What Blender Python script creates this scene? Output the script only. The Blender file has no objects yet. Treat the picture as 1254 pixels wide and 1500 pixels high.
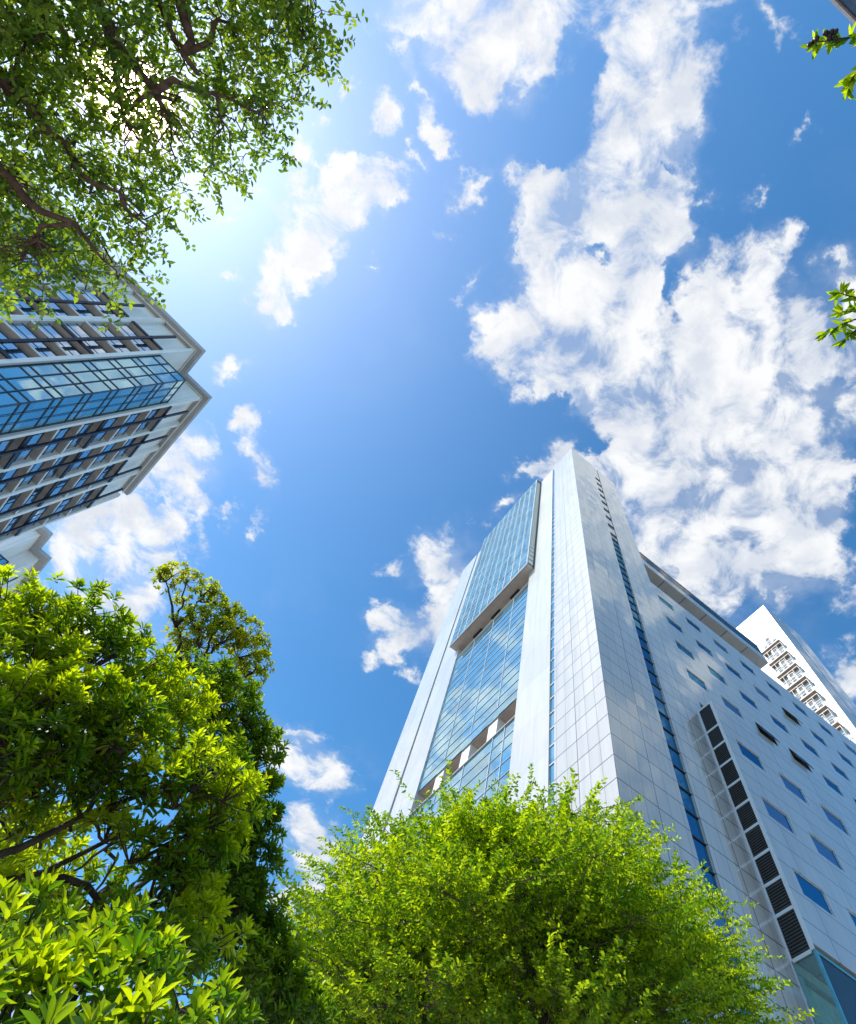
import bpy, math, random
import numpy as np
from mathutils import Vector, Matrix, Euler

C = bpy.context.scene
COL = C.collection
R = math.radians

# ------------------------------------------------------------------ camera
CAM_F, CAM_PX, CAM_PY = 694.95, 738.81, 677.77        # focal length and principal point, pixels of a 1254 x 1500 frame
TILT, ROLL = 1.27432330, 0.35496059
CAM_Z = 1.6
_ct, _st, _cr, _sr = math.cos(TILT), math.sin(TILT), math.cos(ROLL), math.sin(ROLL)
_base = Matrix(((1, 0, 0), (0, _st, -_ct), (0, _ct, _st)))
VIEW = Matrix(((_cr, -_sr, 0), (_sr, _cr, 0), (0, 0, 1))) @ _base      # world -> (right, down, forward)
cam_data = bpy.data.cameras.new('camera')
cam = bpy.data.objects.new('camera', cam_data)
COL.objects.link(cam)
C.camera = cam
cam_data.sensor_fit = 'HORIZONTAL'
cam_data.sensor_width = 36.0
cam_data.lens = CAM_F / 1254 * 36.0
cam_data.shift_x = 0.5 - CAM_PX / 1254
cam_data.shift_y = (CAM_PY - 750) / 1254
cam_data.clip_start = 0.05
cam_data.clip_end = 4000
_r, _d, _f = VIEW[0], VIEW[1], VIEW[2]
_m = Matrix(((_r[0], -_d[0], -_f[0]), (_r[1], -_d[1], -_f[1]), (_r[2], -_d[2], -_f[2]))).to_4x4()
_m.translation = (0, 0, CAM_Z)
cam.matrix_world = _m

C.render.resolution_x, C.render.resolution_y = 856, 1024
C.view_settings.view_transform = 'Standard'
C.view_settings.look = 'None'
C.view_settings.gamma = 1
C.view_settings.exposure = 0.8
C.render.engine = 'CYCLES'
C.cycles.max_bounces = 7
C.cycles.transparent_max_bounces = 6
C.cycles.diffuse_bounces = 4
C.cycles.glossy_bounces = 4
C.cycles.transmission_bounces = 5
C.cycles.caustics_reflective = False
C.cycles.caustics_refractive = False
C.cycles.use_denoising = True


def ray(px, py):
    """Unit direction in the world for a pixel of the 1254 x 1500 frame."""
    d = Vector(((px - CAM_PX) / CAM_F, (py - CAM_PY) / CAM_F, 1.0))
    w = VIEW.transposed() @ d
    return w.normalized()


def at(px, py, dist):
    return Vector((0, 0, CAM_Z)) + ray(px, py) * dist


def plan(px, py):
    w = ray(px, py)
    return Vector((w.x / w.z, w.y / w.z))


# ------------------------------------------------------------------ sun
SUN_EL, SUN_AZ = R(46.9), R(-172.1)
SUN = Vector((math.cos(SUN_EL) * math.cos(SUN_AZ), math.cos(SUN_EL) * math.sin(SUN_AZ), math.sin(SUN_EL)))
sun_data = bpy.data.lights.new('sun', 'SUN')
sun_data.energy = 2.9
sun_data.angle = R(0.53)
sun_data.color = (1.0, 0.95, 0.86)
sun = bpy.data.objects.new('sun', sun_data)
COL.objects.link(sun)
sun.rotation_euler = (-SUN).to_track_quat('-Z', 'Y').to_euler()
sun.location = SUN * 200

# ------------------------------------------------------------------ sky with clouds
world = bpy.data.worlds.new('World')
C.world = world
world.use_nodes = True
WN, WL = world.node_tree.nodes, world.node_tree.links
WN.clear()


class Nodes:
    """Small helper to write node trees as expressions."""
    def __init__(self, tree):
        self.t = tree

    def new(self, kind, **kw):
        n = self.t.nodes.new(kind)
        for k, v in kw.items():
            setattr(n, k, v)
        return n

    def put(self, sock, v):
        if isinstance(v, bpy.types.NodeSocket):
            self.t.links.new(v, sock)
        elif v is not None:
            sock.default_value = v

    def math(self, op, a, b=None, c=None, clamp=False):
        n = self.new('ShaderNodeMath', operation=op, use_clamp=clamp)
        self.put(n.inputs[0], a); self.put(n.inputs[1], b); self.put(n.inputs[2], c)
        return n.outputs[0]

    def vmath(self, op, a, b=None):
        n = self.new('ShaderNodeVectorMath', operation=op)
        self.put(n.inputs[0], a); self.put(n.inputs[1], b)
        return n.outputs['Value'] if op in ('DOT_PRODUCT', 'LENGTH', 'DISTANCE') else n.outputs[0]

    def mix(self, f, a, b):
        n = self.new('ShaderNodeMix', data_type='RGBA')
        self.put(n.inputs[0], f); self.put(n.inputs[6], a); self.put(n.inputs[7], b)
        return n.outputs[2]

    def smooth(self, v, lo, hi, a=0.0, b=1.0):
        n = self.new('ShaderNodeMapRange', interpolation_type='SMOOTHSTEP')
        for i, x in enumerate((v, lo, hi, a, b)):
            self.put(n.inputs[i], x)
        return n.outputs[0]

    def noise(self, vec, scale, detail=2.0, rough=0.5, dist=0.0, out=0):
        n = self.new('ShaderNodeTexNoise')
        self.put(n.inputs['Vector'], vec)
        n.inputs['Scale'].default_value = scale
        n.inputs['Detail'].default_value = detail
        n.inputs['Roughness'].default_value = rough
        n.inputs['Distortion'].default_value = dist
        return n.outputs[out]

    def sep(self, v):
        n = self.new('ShaderNodeSeparateXYZ')
        self.put(n.inputs[0], v)
        return n.outputs

    def comb(self, x, y, z):
        n = self.new('ShaderNodeCombineXYZ')
        self.put(n.inputs[0], x); self.put(n.inputs[1], y); self.put(n.inputs[2], z)
        return n.outputs[0]


# cloud banks: where each bank stands in the sky (given as the viewing direction), its half axes, turn and weight
CLOUDS = [
    (660, 30, 105, 62, 12, 1), (625, 0, 70, 45, 0, 1), (690, 100, 42, 50, 10, .9), (770, 70, 60, 75, 0, .9), (800, 20, 60, 60, 0, .8), (700, -60, 140, 70, 0, 1),
    (930, 50, 125, 75, -10, .66), (920, 110, 90, 50, -20, .6), (1000, 40, 60, 60, 0, .45), (900, -60, 160, 60, 0, .7),
    (955, 180, 75, 75, 0, .8), (915, 215, 85, 70, -30, 1), (1020, 180, 34, 40, 0, .6),
    (900, 290, 105, 85, 0, 1.15), (830, 330, 70, 50, 0, 1), (970, 300, 45, 70, 10, .85), (800, 290, 50, 60, 0, .7),
    (870, 420, 115, 95, 0, 1.2), (800, 480, 80, 62, 0, 1), (930, 500, 95, 85, 0, 1), (960, 380, 50, 60, 0, .9), (775, 540, 45, 45, 0, .9), (830, 550, 55, 45, 0, .8), (880, 570, 60, 50, 0, .9),
    (765, 368, 22, 28, 30, .8), (730, 490, 30, 40, 0, .5),
    (1000, 600, 130, 95, 10, 1.1), (1080, 520, 105, 85, 0, 1.15), (1120, 400, 42, 60, 20, .85), (1045, 420, 40, 45, 0, .7), (1150, 560, 70, 75, 0, 1), (1060, 470, 60, 50, 0, .9),
    (1000, 710, 140, 90, 0, 1.1), (900, 680, 75, 60, 0, .95), (1100, 670, 110, 75, 0, 1.05), (1180, 700, 55, 70, 0, 1), (850, 680, 55, 40, 0, .85), (800, 690, 45, 22, -10, .7), (770, 690, 25, 18, 0, .5),
    (990, 790, 110, 80, 0, 1.05), (1110, 760, 100, 55, 10, 1), (1030, 860, 65, 45, 20, .9), (1190, 770, 50, 45, 0, .8), (1120, 850, 60, 45, 0, .4), (1160, 850, 60, 50, 0, .4), (1230, 840, 40, 50, 0, .55), (1245, 985, 42, 38, 0, .95), (1240, 700, 30, 60, 0, .7), (1250, 590, 30, 40, 0, .5),
    (1130, 30, 34, 30, 0, .5), (1180, 170, 14, 22, 0, .35), (1105, 300, 40, 16, -30, .45), (1218, 410, 30, 34, 0, .55), (1250, 460, 40, 50, 0, .6), (1160, 350, 20, 30, 0, .4),
    (450, 370, 62, 44, -50, .95), (505, 290, 60, 50, 0, .75), (425, 420, 48, 36, -40, 1), (398, 462, 38, 17, 18, .8), (550, 295, 45, 24, 10, .6), (455, 310, 45, 40, 0, .6),
    (550, 172, 38, 34, 0, .55), (470, 190, 30, 24, 0, .5), (436, 222, 30, 22, 0, .65), (622, 140, 18, 42, -10, .5), (640, 200, 20, 34, -20, .35), (702, 252, 24, 22, 0, .6), (672, 285, 26, 24, 0, .4), (682, 420, 14, 30, 20, .5), (548, 407, 16, 9, 0, .45), (370, 290, 40, 60, -30, .35), (510, 135, 14, 20, 0, .4),
    (200, 770, 75, 72, 20, 1), (265, 690, 60, 50, 0, .95), (100, 810, 48, 45, 0, .9), (255, 755, 42, 30, 20, .8), (340, 542, 42, 24, -10, .75), (385, 690, 24, 44, -15, .55), (365, 620, 20, 24, 0, .45), (225, 650, 50, 50, 0, .8), (375, 770, 12, 30, 0, .4), (335, 755, 18, 14, 0, .4), (215, 830, 50, 40, 0, .8), (130, 740, 60, 40, 0, .8),
    (650, 825, 58, 50, 0, .95), (670, 905, 52, 50, 0, 1), (600, 930, 60, 40, -20, .8), (562, 956, 32, 17, 0, .75), (570, 900, 30, 20, 0, .6), (740, 745, 30, 14, -30, .6), (610, 990, 18, 16, 0, .35), (560, 840, 24, 16, 10, .4), (700, 960, 50, 60, 0, .8),
    (450, 1115, 68, 32, 15, .85), (480, 1145, 45, 25, 0, .8), (440, 1215, 40, 45, 0, .75), (480, 1275, 50, 42, 40, .9), (450, 1068, 28, 15, 0, .6), (430, 1320, 40, 40, 0, .5), (400, 1100, 30, 50, 0, .5),
    (600, 232, 24, 14, 10, .5), (645, 212, 24, 14, -20, .5), (700, 295, 15, 22, 0, .45), (520, 238, 28, 18, -20, .5), (565, 255, 30, 16, 20, .45), (478, 250, 22, 14, 0, .45), (335, 335, 30, 20, 30, .45), (655, 345, 20, 12, 0, .4), (600, 90, 18, 30, 0, .45), (340, 410, 20, 12, 0, .4), (760, 250, 22, 30, 0, .5), (1040, 300, 20, 14, -20, .4), (990, 330, 16, 30, 0, .45),
    # gaps where the blue shows through
    (872, 295, 22, 30, 10, -.9), (872, 372, 46, 28, -10, -1.1), (985, 430, 26, 75, 12, -.9), (960, 520, 22, 40, 0, -.5), (868, 640, 44, 26, 0, -1.0), (820, 590, 36, 30, 30, -.7), (1145, 625, 40, 26, 20, -.5),
    (800, 225, 46, 50, 20, -.6), (840, 110, 26, 60, 15, -.7), (985, 240, 18, 40, 0, -.6), (930, 745, 26, 22, 0, -.5), (1000, 650, 30, 16, 0, -.4), (1045, 800, 24, 20, 0, -.4), (870, 500, 16, 20, 0, -.5), (980, 830, 22, 30, 0, -.5), (1100, 800, 30, 20, 0, -.4),
    (620, 870, 18, 14, 0, -.4), (230, 720, 24, 14, 20, -.5), (465, 400, 14, 20, 0, -.3), (455, 320, 16, 18, 0, -.5),
    # banks outside the frame that the glazing mirrors
    (1120, -760, 330, 230, 0, 1), (1330, 530, 75, 60, 0, .7), (1480, 600, 80, 60, 20, .9), (1600, 470, 90, 50, -10, .8), (1290, 440, 40, 40, 0, .6),
    (-500, 500, 200, 130, 0, .8), (-300, 1100, 220, 160, 20, .85), (-200, 300, 150, 120, 0, .6), (300, -400, 180, 120, 30, .8), (800, -450, 240, 130, 0, .9), (1200, -500, 240, 130, 20, .9), (1600, -300, 260, 160, 0, .8), (1700, 400, 220, 200, 0, .8), (60, 1020, 150, 100, 0, .9), (160, 900, 120, 70, -20, .7), (1500, 100, 150, 120, 0, .5), (0, 1500, 200, 120, 0, .8), (1400, 900, 120, 130, 0, .7),
]


def build_sky():
    N = Nodes(world.node_tree)
    sky = N.new('ShaderNodeTexSky', sky_type='NISHITA', sun_disc=False, sun_elevation=SUN_EL, altitude=200, air_density=1.0, dust_density=0.25, ozone_density=2.6)
    sky.sun_rotation = (math.atan2(SUN.x, SUN.y)) % (2 * math.pi)
    tc = N.new('ShaderNodeTexCoord')
    d = N.vmath('NORMALIZE', tc.outputs['Generated'])
    x, y, z = N.sep(d)
    zz = N.math('MAXIMUM', z, 0.06)
    q = N.comb(N.math('DIVIDE', x, zz), N.math('DIVIDE', y, zz), 0.0)
    # ragged edges: push the lookup about with noise before reading the banks
    w1 = N.noise(q, 7.0, 5.0, 0.65, out=1)
    off = N.vmath('MULTIPLY', N.vmath('SUBTRACT', w1, (0.5, 0.5, 0.5)), (0.22, 0.22, 0.0))
    qw = N.vmath('ADD', q, off)
    total = None
    for (cx, cy, rx, ry, ang, wt) in CLOUDS:
        c = plan(cx, cy)
        a = R(ang)
        ex = plan(cx + rx * math.cos(a) * .5, cy + rx * math.sin(a) * .5) - plan(cx - rx * math.cos(a) * .5, cy - rx * math.sin(a) * .5)
        ey = plan(cx - ry * math.sin(a) * .5, cy + ry * math.cos(a) * .5) - plan(cx + ry * math.sin(a) * .5, cy - ry * math.cos(a) * .5)
        # nearest ellipse of the (slightly sheared) pair of axes
        M = np.array([[ex.x, ey.x], [ex.y, ey.y]])
        U_, S_, _V = np.linalg.svd(M)
        mp = N.new('ShaderNodeMapping', vector_type='TEXTURE')
        N.put(mp.inputs['Vector'], qw)
        k = 1.75
        mp.inputs['Location'].default_value = (c.x, c.y, 0)
        mp.inputs['Rotation'].default_value = (0, 0, math.atan2(U_[1, 0], U_[0, 0]))
        mp.inputs['Scale'].default_value = (max(S_[0] * k, .01), max(S_[1] * k, .01), 1)
        g = N.new('ShaderNodeTexGradient', gradient_type='QUADRATIC_SPHERE')
        N.put(g.inputs[0], mp.outputs[0])
        total = N.math('MULTIPLY_ADD', g.outputs['Fac'], wt * 1.3 if 0 < wt < .62 else wt, total if total is not None else 0.0)
    n1 = N.noise(q, 10.0, 10.0, 0.62, 0.4)
    n2 = N.noise(q, 3.0, 5.0, 0.55)
    m = N.math('ADD', N.math("MINIMUM", total, 0.53), N.math('MULTIPLY', N.math('SUBTRACT', N.noise(q, 4.2, 3.0, 0.5), 0.5), 0.7))
    v = N.math('ADD', m, N.math('MULTIPLY', N.math('SUBTRACT', n1, 0.5), 1.7))
    dens = N.math('MULTIPLY', N.smooth(v, 0.14, 0.66), N.smooth(total, 0.02, 0.16))
    veil = N.math('MULTIPLY', N.smooth(N.math('ADD', total, N.math('MULTIPLY', N.math('SUBTRACT', n2, 0.5), .9)), 0.0, 0.75), 0.30)
    cover = N.math('MAXIMUM', dens, veil)
    # cloud tone: brighter where thin and on the sun side, greyer in the thick middle
    sd = N.vmath('DOT_PRODUCT', d, tuple(SUN))
    qs = N.vmath('ADD', q, (SUN.x * -0.05, SUN.y * -0.05, 0))
    n3 = N.noise(qs, 7.0, 6.0, 0.6, 0.2)
    lump = N.smooth(n3, 0.36, 0.62)
    tone = N.mix(lump, (2.75, 2.95, 3.3, 1), (3.75, 3.8, 3.85, 1))
    glow = N.math('POWER', N.math('MAXIMUM', sd, 0.0), 9.0)
    tone2 = N.mix(N.math('MULTIPLY', glow, .6), tone, (4.6, 4.5, 4.4, 1))
    skyc = N.new('ShaderNodeHueSaturation')
    skyc.inputs['Saturation'].default_value = 1.18
    skyc.inputs['Value'].default_value = 1.0
    N.put(skyc.inputs['Color'], sky.outputs[0])
    base = N.vmath('MULTIPLY', skyc.outputs[0], (0.62, 0.92, 0.93))
    # the bright air and the disc of the sun itself
    halo = N.math('ADD', N.math('MULTIPLY', N.math('POWER', N.math('MAXIMUM', sd, 0.0), 16.0), 0.85), N.math('ADD', N.math('MULTIPLY', N.math('POWER', N.math('MAXIMUM', sd, 0.0), 900.0), 9.0), N.math('MULTIPLY', N.smooth(sd, math.cos(R(3.3)), math.cos(R(1.6))), 40.0)))
    hv = N.vmath('SCALE', (1.6, 1.0, .8)); hv_n = hv.node; N.put(hv_n.inputs['Scale'], halo)
    base = N.vmath('ADD', base, hv)
    wide = N.vmath('SCALE', (.86, .78, .72)); N.put(wide.node.inputs['Scale'], N.math('MULTIPLY', N.math('POWER', N.math('MAXIMUM', sd, 0.0), 4.0), 0.75))
    base = N.vmath('ADD', base, wide)
    horizon = N.smooth(z, 0.02, 0.14)
    cover = N.math('MULTIPLY', cover, horizon)
    col = N.mix(cover, base, tone2)
    bg = N.new('ShaderNodeBackground')
    N.put(bg.inputs['Color'], col)
    bg.inputs['Strength'].default_value = 0.15
    out = N.new('ShaderNodeOutputWorld')
    world.node_tree.links.new(bg.outputs[0], out.inputs['Surface'])


build_sky()
world.cycles.sampling_method = 'MANUAL'
world.cycles.sample_map_resolution = 1024

# ------------------------------------------------------------------ helpers for meshes, parts and things
rng = np.random.default_rng(7)
random.seed(7)


class MB:
    """Collects boxes, quads and tubes for ONE mesh object."""
    def __init__(self):
        self.v, self.f, self.m = [], [], []

    def quad(self, a, b, c, d, m=0):
        n = len(self.v)
        self.v += [tuple(a), tuple(b), tuple(c), tuple(d)]
        self.f.append((n, n + 1, n + 2, n + 3)); self.m.append(m)

    def box(self, x0, x1, y0, y1, z0, z1, m=0):
        n = len(self.v)
        self.v += [(x0, y0, z0), (x1, y0, z0), (x1, y1, z0), (x0, y1, z0), (x0, y0, z1), (x1, y0, z1), (x1, y1, z1), (x0, y1, z1)]
        for q in ((0, 3, 2, 1), (4, 5, 6, 7), (0, 1, 5, 4), (1, 2, 6, 5), (2, 3, 7, 6), (3, 0, 4, 7)):
            self.f.append(tuple(n + i for i in q)); self.m.append(m)
        return self

    def prism(self, pts, z0, z1, m=0):
        n, k = len(self.v), len(pts)
        self.v += [(p[0], p[1], z0) for p in pts] + [(p[0], p[1], z1) for p in pts]
        self.f.append(tuple(n + i for i in reversed(range(k)))); self.m.append(m)
        self.f.append(tuple(n + k + i for i in range(k))); self.m.append(m)
        for i in range(k):
            j = (i + 1) % k
            self.f.append((n + i, n + j, n + k + j, n + k + i)); self.m.append(m)
        return self

    def tube(self, pts, radii, sides=7, m=0, cap=True):
        pts = [Vector(p) for p in pts]
        n0 = len(self.v)
        up = Vector((0.13, 0.31, 0.94))
        for i, p in enumerate(pts):
            t = (pts[min(i + 1, len(pts) - 1)] - pts[max(i - 1, 0)])
            t = t.normalized() if t.length > 1e-9 else Vector((0, 0, 1))
            a = t.cross(up)
            a = a.normalized() if a.length > 1e-3 else t.orthogonal().normalized()
            b = t.cross(a)
            for k in range(sides):
                an = 2 * math.pi * k / sides
                self.v.append(tuple(p + (a * math.cos(an) + b * math.sin(an)) * radii[i]))
        for i in range(len(pts) - 1):
            for k in range(sides):
                q = n0 + i * sides
                self.f.append((q + k, q + (k + 1) % sides, q + sides + (k + 1) % sides, q + sides + k)); self.m.append(m)
        if cap:
            self.f.append(tuple(n0 + (len(pts) - 1) * sides + k for k in range(sides))); self.m.append(m)
        return self

    def build(self, name, mats, parent=None, smooth=False):
        me = bpy.data.meshes.new(name)
        me.from_pydata(self.v, [], self.f)
        for mt in (mats if isinstance(mats, (list, tuple)) else [mats]):
            me.materials.append(mt)
        me.polygons.foreach_set('material_index', self.m)
        if smooth:
            me.polygons.foreach_set('use_smooth', [True] * len(me.polygons))
        me.update()
        return link(name, me, parent)


def link(name, me, parent=None):
    o = bpy.data.objects.new(name, me)
    COL.objects.link(o)
    o.parent = parent
    return o


def tag(o, label=None, cat=None, group=None, kind=None):
    for k, v in (('label', label), ('category', cat), ('group', group), ('kind', kind)):
        if v:
            o[k] = v
    return o


def thing(name, loc, rot, label, cat, group=None):
    o = bpy.data.objects.new(name, None)
    COL.objects.link(o)
    o.location = loc
    o.rotation_euler = (0, 0, rot)
    o.empty_display_size = 0.5
    return tag(o, label, cat, group)


def dup(o, parent, loc=None):
    """A copy of one part with its own children, sharing mesh data."""
    c = o.copy()
    COL.objects.link(c)
    c.parent = parent
    if loc is not None:
        c.location = loc
    for ch in list(o.children):
        dup(ch, c)
    return c


# ------------------------------------------------------------------ materials
def mat(name):
    m = bpy.data.materials.new(name)
    m.use_nodes = True
    m.node_tree.nodes.clear()
    N = Nodes(m.node_tree)
    out = N.new('ShaderNodeOutputMaterial')
    return m, N, out


def principled(N, out, **kw):
    b = N.new('ShaderNodeBsdfPrincipled')
    for k, v in kw.items():
        N.put(b.inputs[k], v)
    N.t.links.new(b.outputs[0], out.inputs['Surface'])
    return b


def plain(name, col, rough=0.6, metal=0.0, var=0.12, scale=3.0, spec=0.5):
    m, N, out = mat(name)
    tc = N.new('ShaderNodeTexCoord')
    n = N.noise(tc.outputs['Object'], scale, 5.0, 0.6)
    k = N.smooth(n, 0.3, 0.7, 1 - var, 1 + var)
    c = N.vmath('SCALE', col); N.put(c.node.inputs['Scale'], k)
    principled(N, out, **{'Base Color': c, 'Roughness': rough, 'Metallic': metal, 'Specular IOR Level': spec})
    return m


def panels(name, col, ph, pw, z0=0.0, u0=0.0, jw=0.03, rough=0.32, coat=0.7, jdark=0.35, var=0.05, strong=3):
    """Cladding of flat panels with open joints; the joints follow whichever wall the panel is on."""
    m, N, out = mat(name)
    tc = N.new('ShaderNodeTexCoord')
    x, y, z = N.sep(tc.outputs['Object'])
    nx, ny, nz = N.sep(tc.outputs['Normal'])
    side = N.math('GREATER_THAN', N.math('ABSOLUTE', nx), 0.5)
    u = N.math('ADD', N.math('MULTIPLY', y, side), N.math('MULTIPLY', x, N.math('SUBTRACT', 1.0, side)))
    us = N.math('DIVIDE', N.math('SUBTRACT', u, u0), pw)
    zs = N.math('DIVIDE', N.math('SUBTRACT', z, z0), ph)
    def line(s, period, w):
        fr = N.math('FRACT', s)
        dd = N.math('MULTIPLY', N.math('MINIMUM', fr, N.math('SUBTRACT', 1.0, fr)), period)
        return N.math('LESS_THAN', dd, w * .5)
    hl = line(zs, ph, jw)
    vl = N.math('MULTIPLY', line(us, pw, jw * .55), 0.7)
    sl = line(N.math('DIVIDE', us, float(strong)), pw * strong, jw)
    j = N.math('MAXIMUM', hl, N.math('MAXIMUM', vl, sl))
    # a slim lighter lip under each horizontal joint
    wn = N.new('ShaderNodeTexWhiteNoise', noise_dimensions='3D')
    N.put(wn.inputs['Vector'], N.comb(N.math('FLOOR', us), N.math('FLOOR', zs), side))
    tone = N.math('ADD', 1.0 - var, N.math('MULTIPLY', wn.outputs['Value'], 2 * var))
    dirt = N.smooth(N.noise(N.vmath('MULTIPLY', tc.outputs['Object'], (1.0, 1.0, 0.07)), 1.8, 6.0, 0.7), 0.42, 0.72, 1.03, 0.86)
    tone = N.math('MULTIPLY', tone, dirt)
    tone = N.math('MULTIPLY', tone, N.math('SUBTRACT', 1.0, N.math('MULTIPLY', j, 1.0 - jdark)))
    c = N.vmath('SCALE', col); N.put(c.node.inputs['Scale'], tone)
    # every panel sits a hair out of true, so mirrored clouds break at the joints
    g = N.new('ShaderNodeNewGeometry')
    tilt = N.vmath('MULTIPLY', N.vmath('SUBTRACT', wn.outputs['Color'], (0.5, 0.5, 0.5)), (0.02, 0.02, 0.02))
    wav = N.vmath('MULTIPLY', N.vmath('SUBTRACT', N.noise(tc.outputs['Object'], 0.9, 2.0, 0.5, out=1), (0.5, 0.5, 0.5)), (0.012, 0.012, 0.012))
    nn = N.vmath('NORMALIZE', N.vmath('ADD', N.vmath('ADD', g.outputs['Normal'], tilt), wav))
    principled(N, out, **{'Base Color': c, 'Roughness': rough, 'Coat Weight': coat, 'Coat Roughness': 0.05, 'Coat IOR': 1.65, 'Normal': nn, 'Coat Normal': nn})
    return m


def mirror_glass(name, dark, tint, base_refl, cell=(1.7, 1.17), tilt=0.014, rough=0.015, blinds=0.25):
    """Coated facade glass: dark body, strong mirror of the sky, each pane a hair out of true."""
    m, N, out = mat(name)
    tc = N.new('ShaderNodeTexCoord')
    x, y, z = N.sep(tc.outputs['Object'])
    cellv = N.comb(N.math('FLOOR', N.math('DIVIDE', x, cell[0])), N.math('FLOOR', N.math('DIVIDE', y, cell[0])), N.math('FLOOR', N.math('DIVIDE', z, cell[1])))
    wn = N.new('ShaderNodeTexWhiteNoise', noise_dimensions='3D')
    oi = N.new('ShaderNodeObjectInfo')
    N.put(wn.inputs['Vector'], N.vmath('ADD', cellv, N.comb(N.math('MULTIPLY', oi.outputs['Random'], 917.0), 0.0, 0.0)))
    g = N.new('ShaderNodeNewGeometry')
    t = N.vmath('MULTIPLY', N.vmath('SUBTRACT', wn.outputs['Color'], (0.5, 0.5, 0.5)), (tilt, tilt, tilt))
    nn = N.vmath('NORMALIZE', N.vmath('ADD', g.outputs['Normal'], t))
    lw = N.new('ShaderNodeFresnel'); lw.inputs['IOR'].default_value = 1.5
    N.put(lw.inputs['Normal'], nn)
    f = N.math('ADD', base_refl, N.math('MULTIPLY', lw.outputs[0], 1.0 - base_refl), clamp=True)
    gl = N.new('ShaderNodeBsdfGlossy'); gl.inputs['Roughness'].default_value = rough
    gl.inputs['Color'].default_value = (*tint, 1)
    N.put(gl.inputs['Normal'], nn)
    df = N.new('ShaderNodeBsdfDiffuse')
    k = N.math('ADD', 0.6, N.math('MULTIPLY', wn.outputs['Value'], 0.8))
    c = N.vmath('SCALE', dark); N.put(c.node.inputs['Scale'], k)
    # here and there a pale blind behind the pane
    blind = N.math('MULTIPLY', N.math('GREATER_THAN', wn.outputs['Value'], 0.84), blinds)
    N.put(df.inputs['Color'], N.mix(blind, c, (0.45, 0.46, 0.45, 1)))
    mx = N.new('ShaderNodeMixShader')
    N.put(mx.inputs[0], f)
    N.t.links.new(df.outputs[0], mx.inputs[1]); N.t.links.new(gl.outputs[0], mx.inputs[2])
    N.t.links.new(mx.outputs[0], out.inputs['Surface'])
    return m


def clear_glass(name, tint):
    m, N, out = mat(name)
    tr = N.new('ShaderNodeBsdfTransparent'); tr.inputs['Color'].default_value = (*tint, 1)
    gl = N.new('ShaderNodeBsdfGlossy'); gl.inputs['Roughness'].default_value = 0.01
    lw = N.new('ShaderNodeFresnel'); lw.inputs['IOR'].default_value = 1.5
    mx = N.new('ShaderNodeMixShader')
    N.put(mx.inputs[0], N.math('ADD', lw.outputs[0], 0.05, clamp=True))
    N.t.links.new(tr.outputs[0], mx.inputs[1]); N.t.links.new(gl.outputs[0], mx.inputs[2])
    N.t.links.new(mx.outputs[0], out.inputs['Surface'])
    return m


def leaf_mat(name, dark, light, trans, gloss=0.35, rough=0.38, ramp=(0.15, 0.9), share=0.46):
    m, N, out = mat(name)
    at_ = N.new('ShaderNodeAttribute'); at_.attribute_name = 'tone'
    c = N.mix(N.smooth(at_.outputs['Fac'], *ramp), (*dark, 1), (*light, 1))
    b = N.new('ShaderNodeBsdfPrincipled')
    N.put(b.inputs['Base Color'], c)
    b.inputs['Roughness'].default_value = rough
    b.inputs['Specular IOR Level'].default_value = gloss
    t = N.new('ShaderNodeBsdfTranslucent')
    tcol = N.vmath('MULTIPLY', c, trans)
    N.put(t.inputs['Color'], tcol)
    mx = N.new('ShaderNodeMixShader'); mx.inputs[0].default_value = share
    N.t.links.new(b.outputs[0], mx.inputs[1]); N.t.links.new(t.outputs[0], mx.inputs[2])
    N.t.links.new(mx.outputs[0], out.inputs['Surface'])
    return m


def bark_mat(name, a, b, scale=14.0):
    m, N, out = mat(name)
    tc = N.new('ShaderNodeTexCoord')
    v = N.vmath('MULTIPLY', tc.outputs['Object'], (1, 1, 0.35))
    n = N.noise(v, scale, 8.0, 0.65, 0.4)
    c = N.mix(N.smooth(n, 0.35, 0.68), (*a, 1), (*b, 1))
    bp = N.new('ShaderNodeBump'); bp.inputs['Strength'].default_value = 0.6; bp.inputs['Distance'].default_value = 0.02
    N.put(bp.inputs['Height'], n)
    principled(N, out, **{'Base Color': c, 'Roughness': 0.85, 'Normal': bp.outputs[0]})
    return m


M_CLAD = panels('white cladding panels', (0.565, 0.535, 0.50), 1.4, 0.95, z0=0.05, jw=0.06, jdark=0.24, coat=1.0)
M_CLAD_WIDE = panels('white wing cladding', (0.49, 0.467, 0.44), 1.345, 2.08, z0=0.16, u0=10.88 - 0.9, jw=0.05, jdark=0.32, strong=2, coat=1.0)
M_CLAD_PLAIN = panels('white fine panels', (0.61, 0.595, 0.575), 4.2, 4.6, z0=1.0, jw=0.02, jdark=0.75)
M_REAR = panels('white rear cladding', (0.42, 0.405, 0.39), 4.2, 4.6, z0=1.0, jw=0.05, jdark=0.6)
M_GREYSTONE = panels('grey render', (0.84, 0.835, 0.83), 3.6, 8.0, jw=0.02, rough=0.6, coat=0.1, jdark=0.8)
M_SOFFIT = plain('warm grey concrete', (0.52, 0.45, 0.40), 0.8, var=0.1, scale=1.2)
M_SOFFIT_GREY = plain('brown grey soffit', (0.60, 0.555, 0.515), 0.8, var=0.1, scale=1.2)
M_SOFFIT_PALE = plain('pale concrete', (0.47, 0.45, 0.42), 0.8, var=0.08, scale=0.8)
M_CURTAIN = mirror_glass('blue curtain glass', (0.04, 0.20, 0.30), (0.78, 0.97, 1.0), 0.56, (1.67, 1.17), 0.010)
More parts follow.
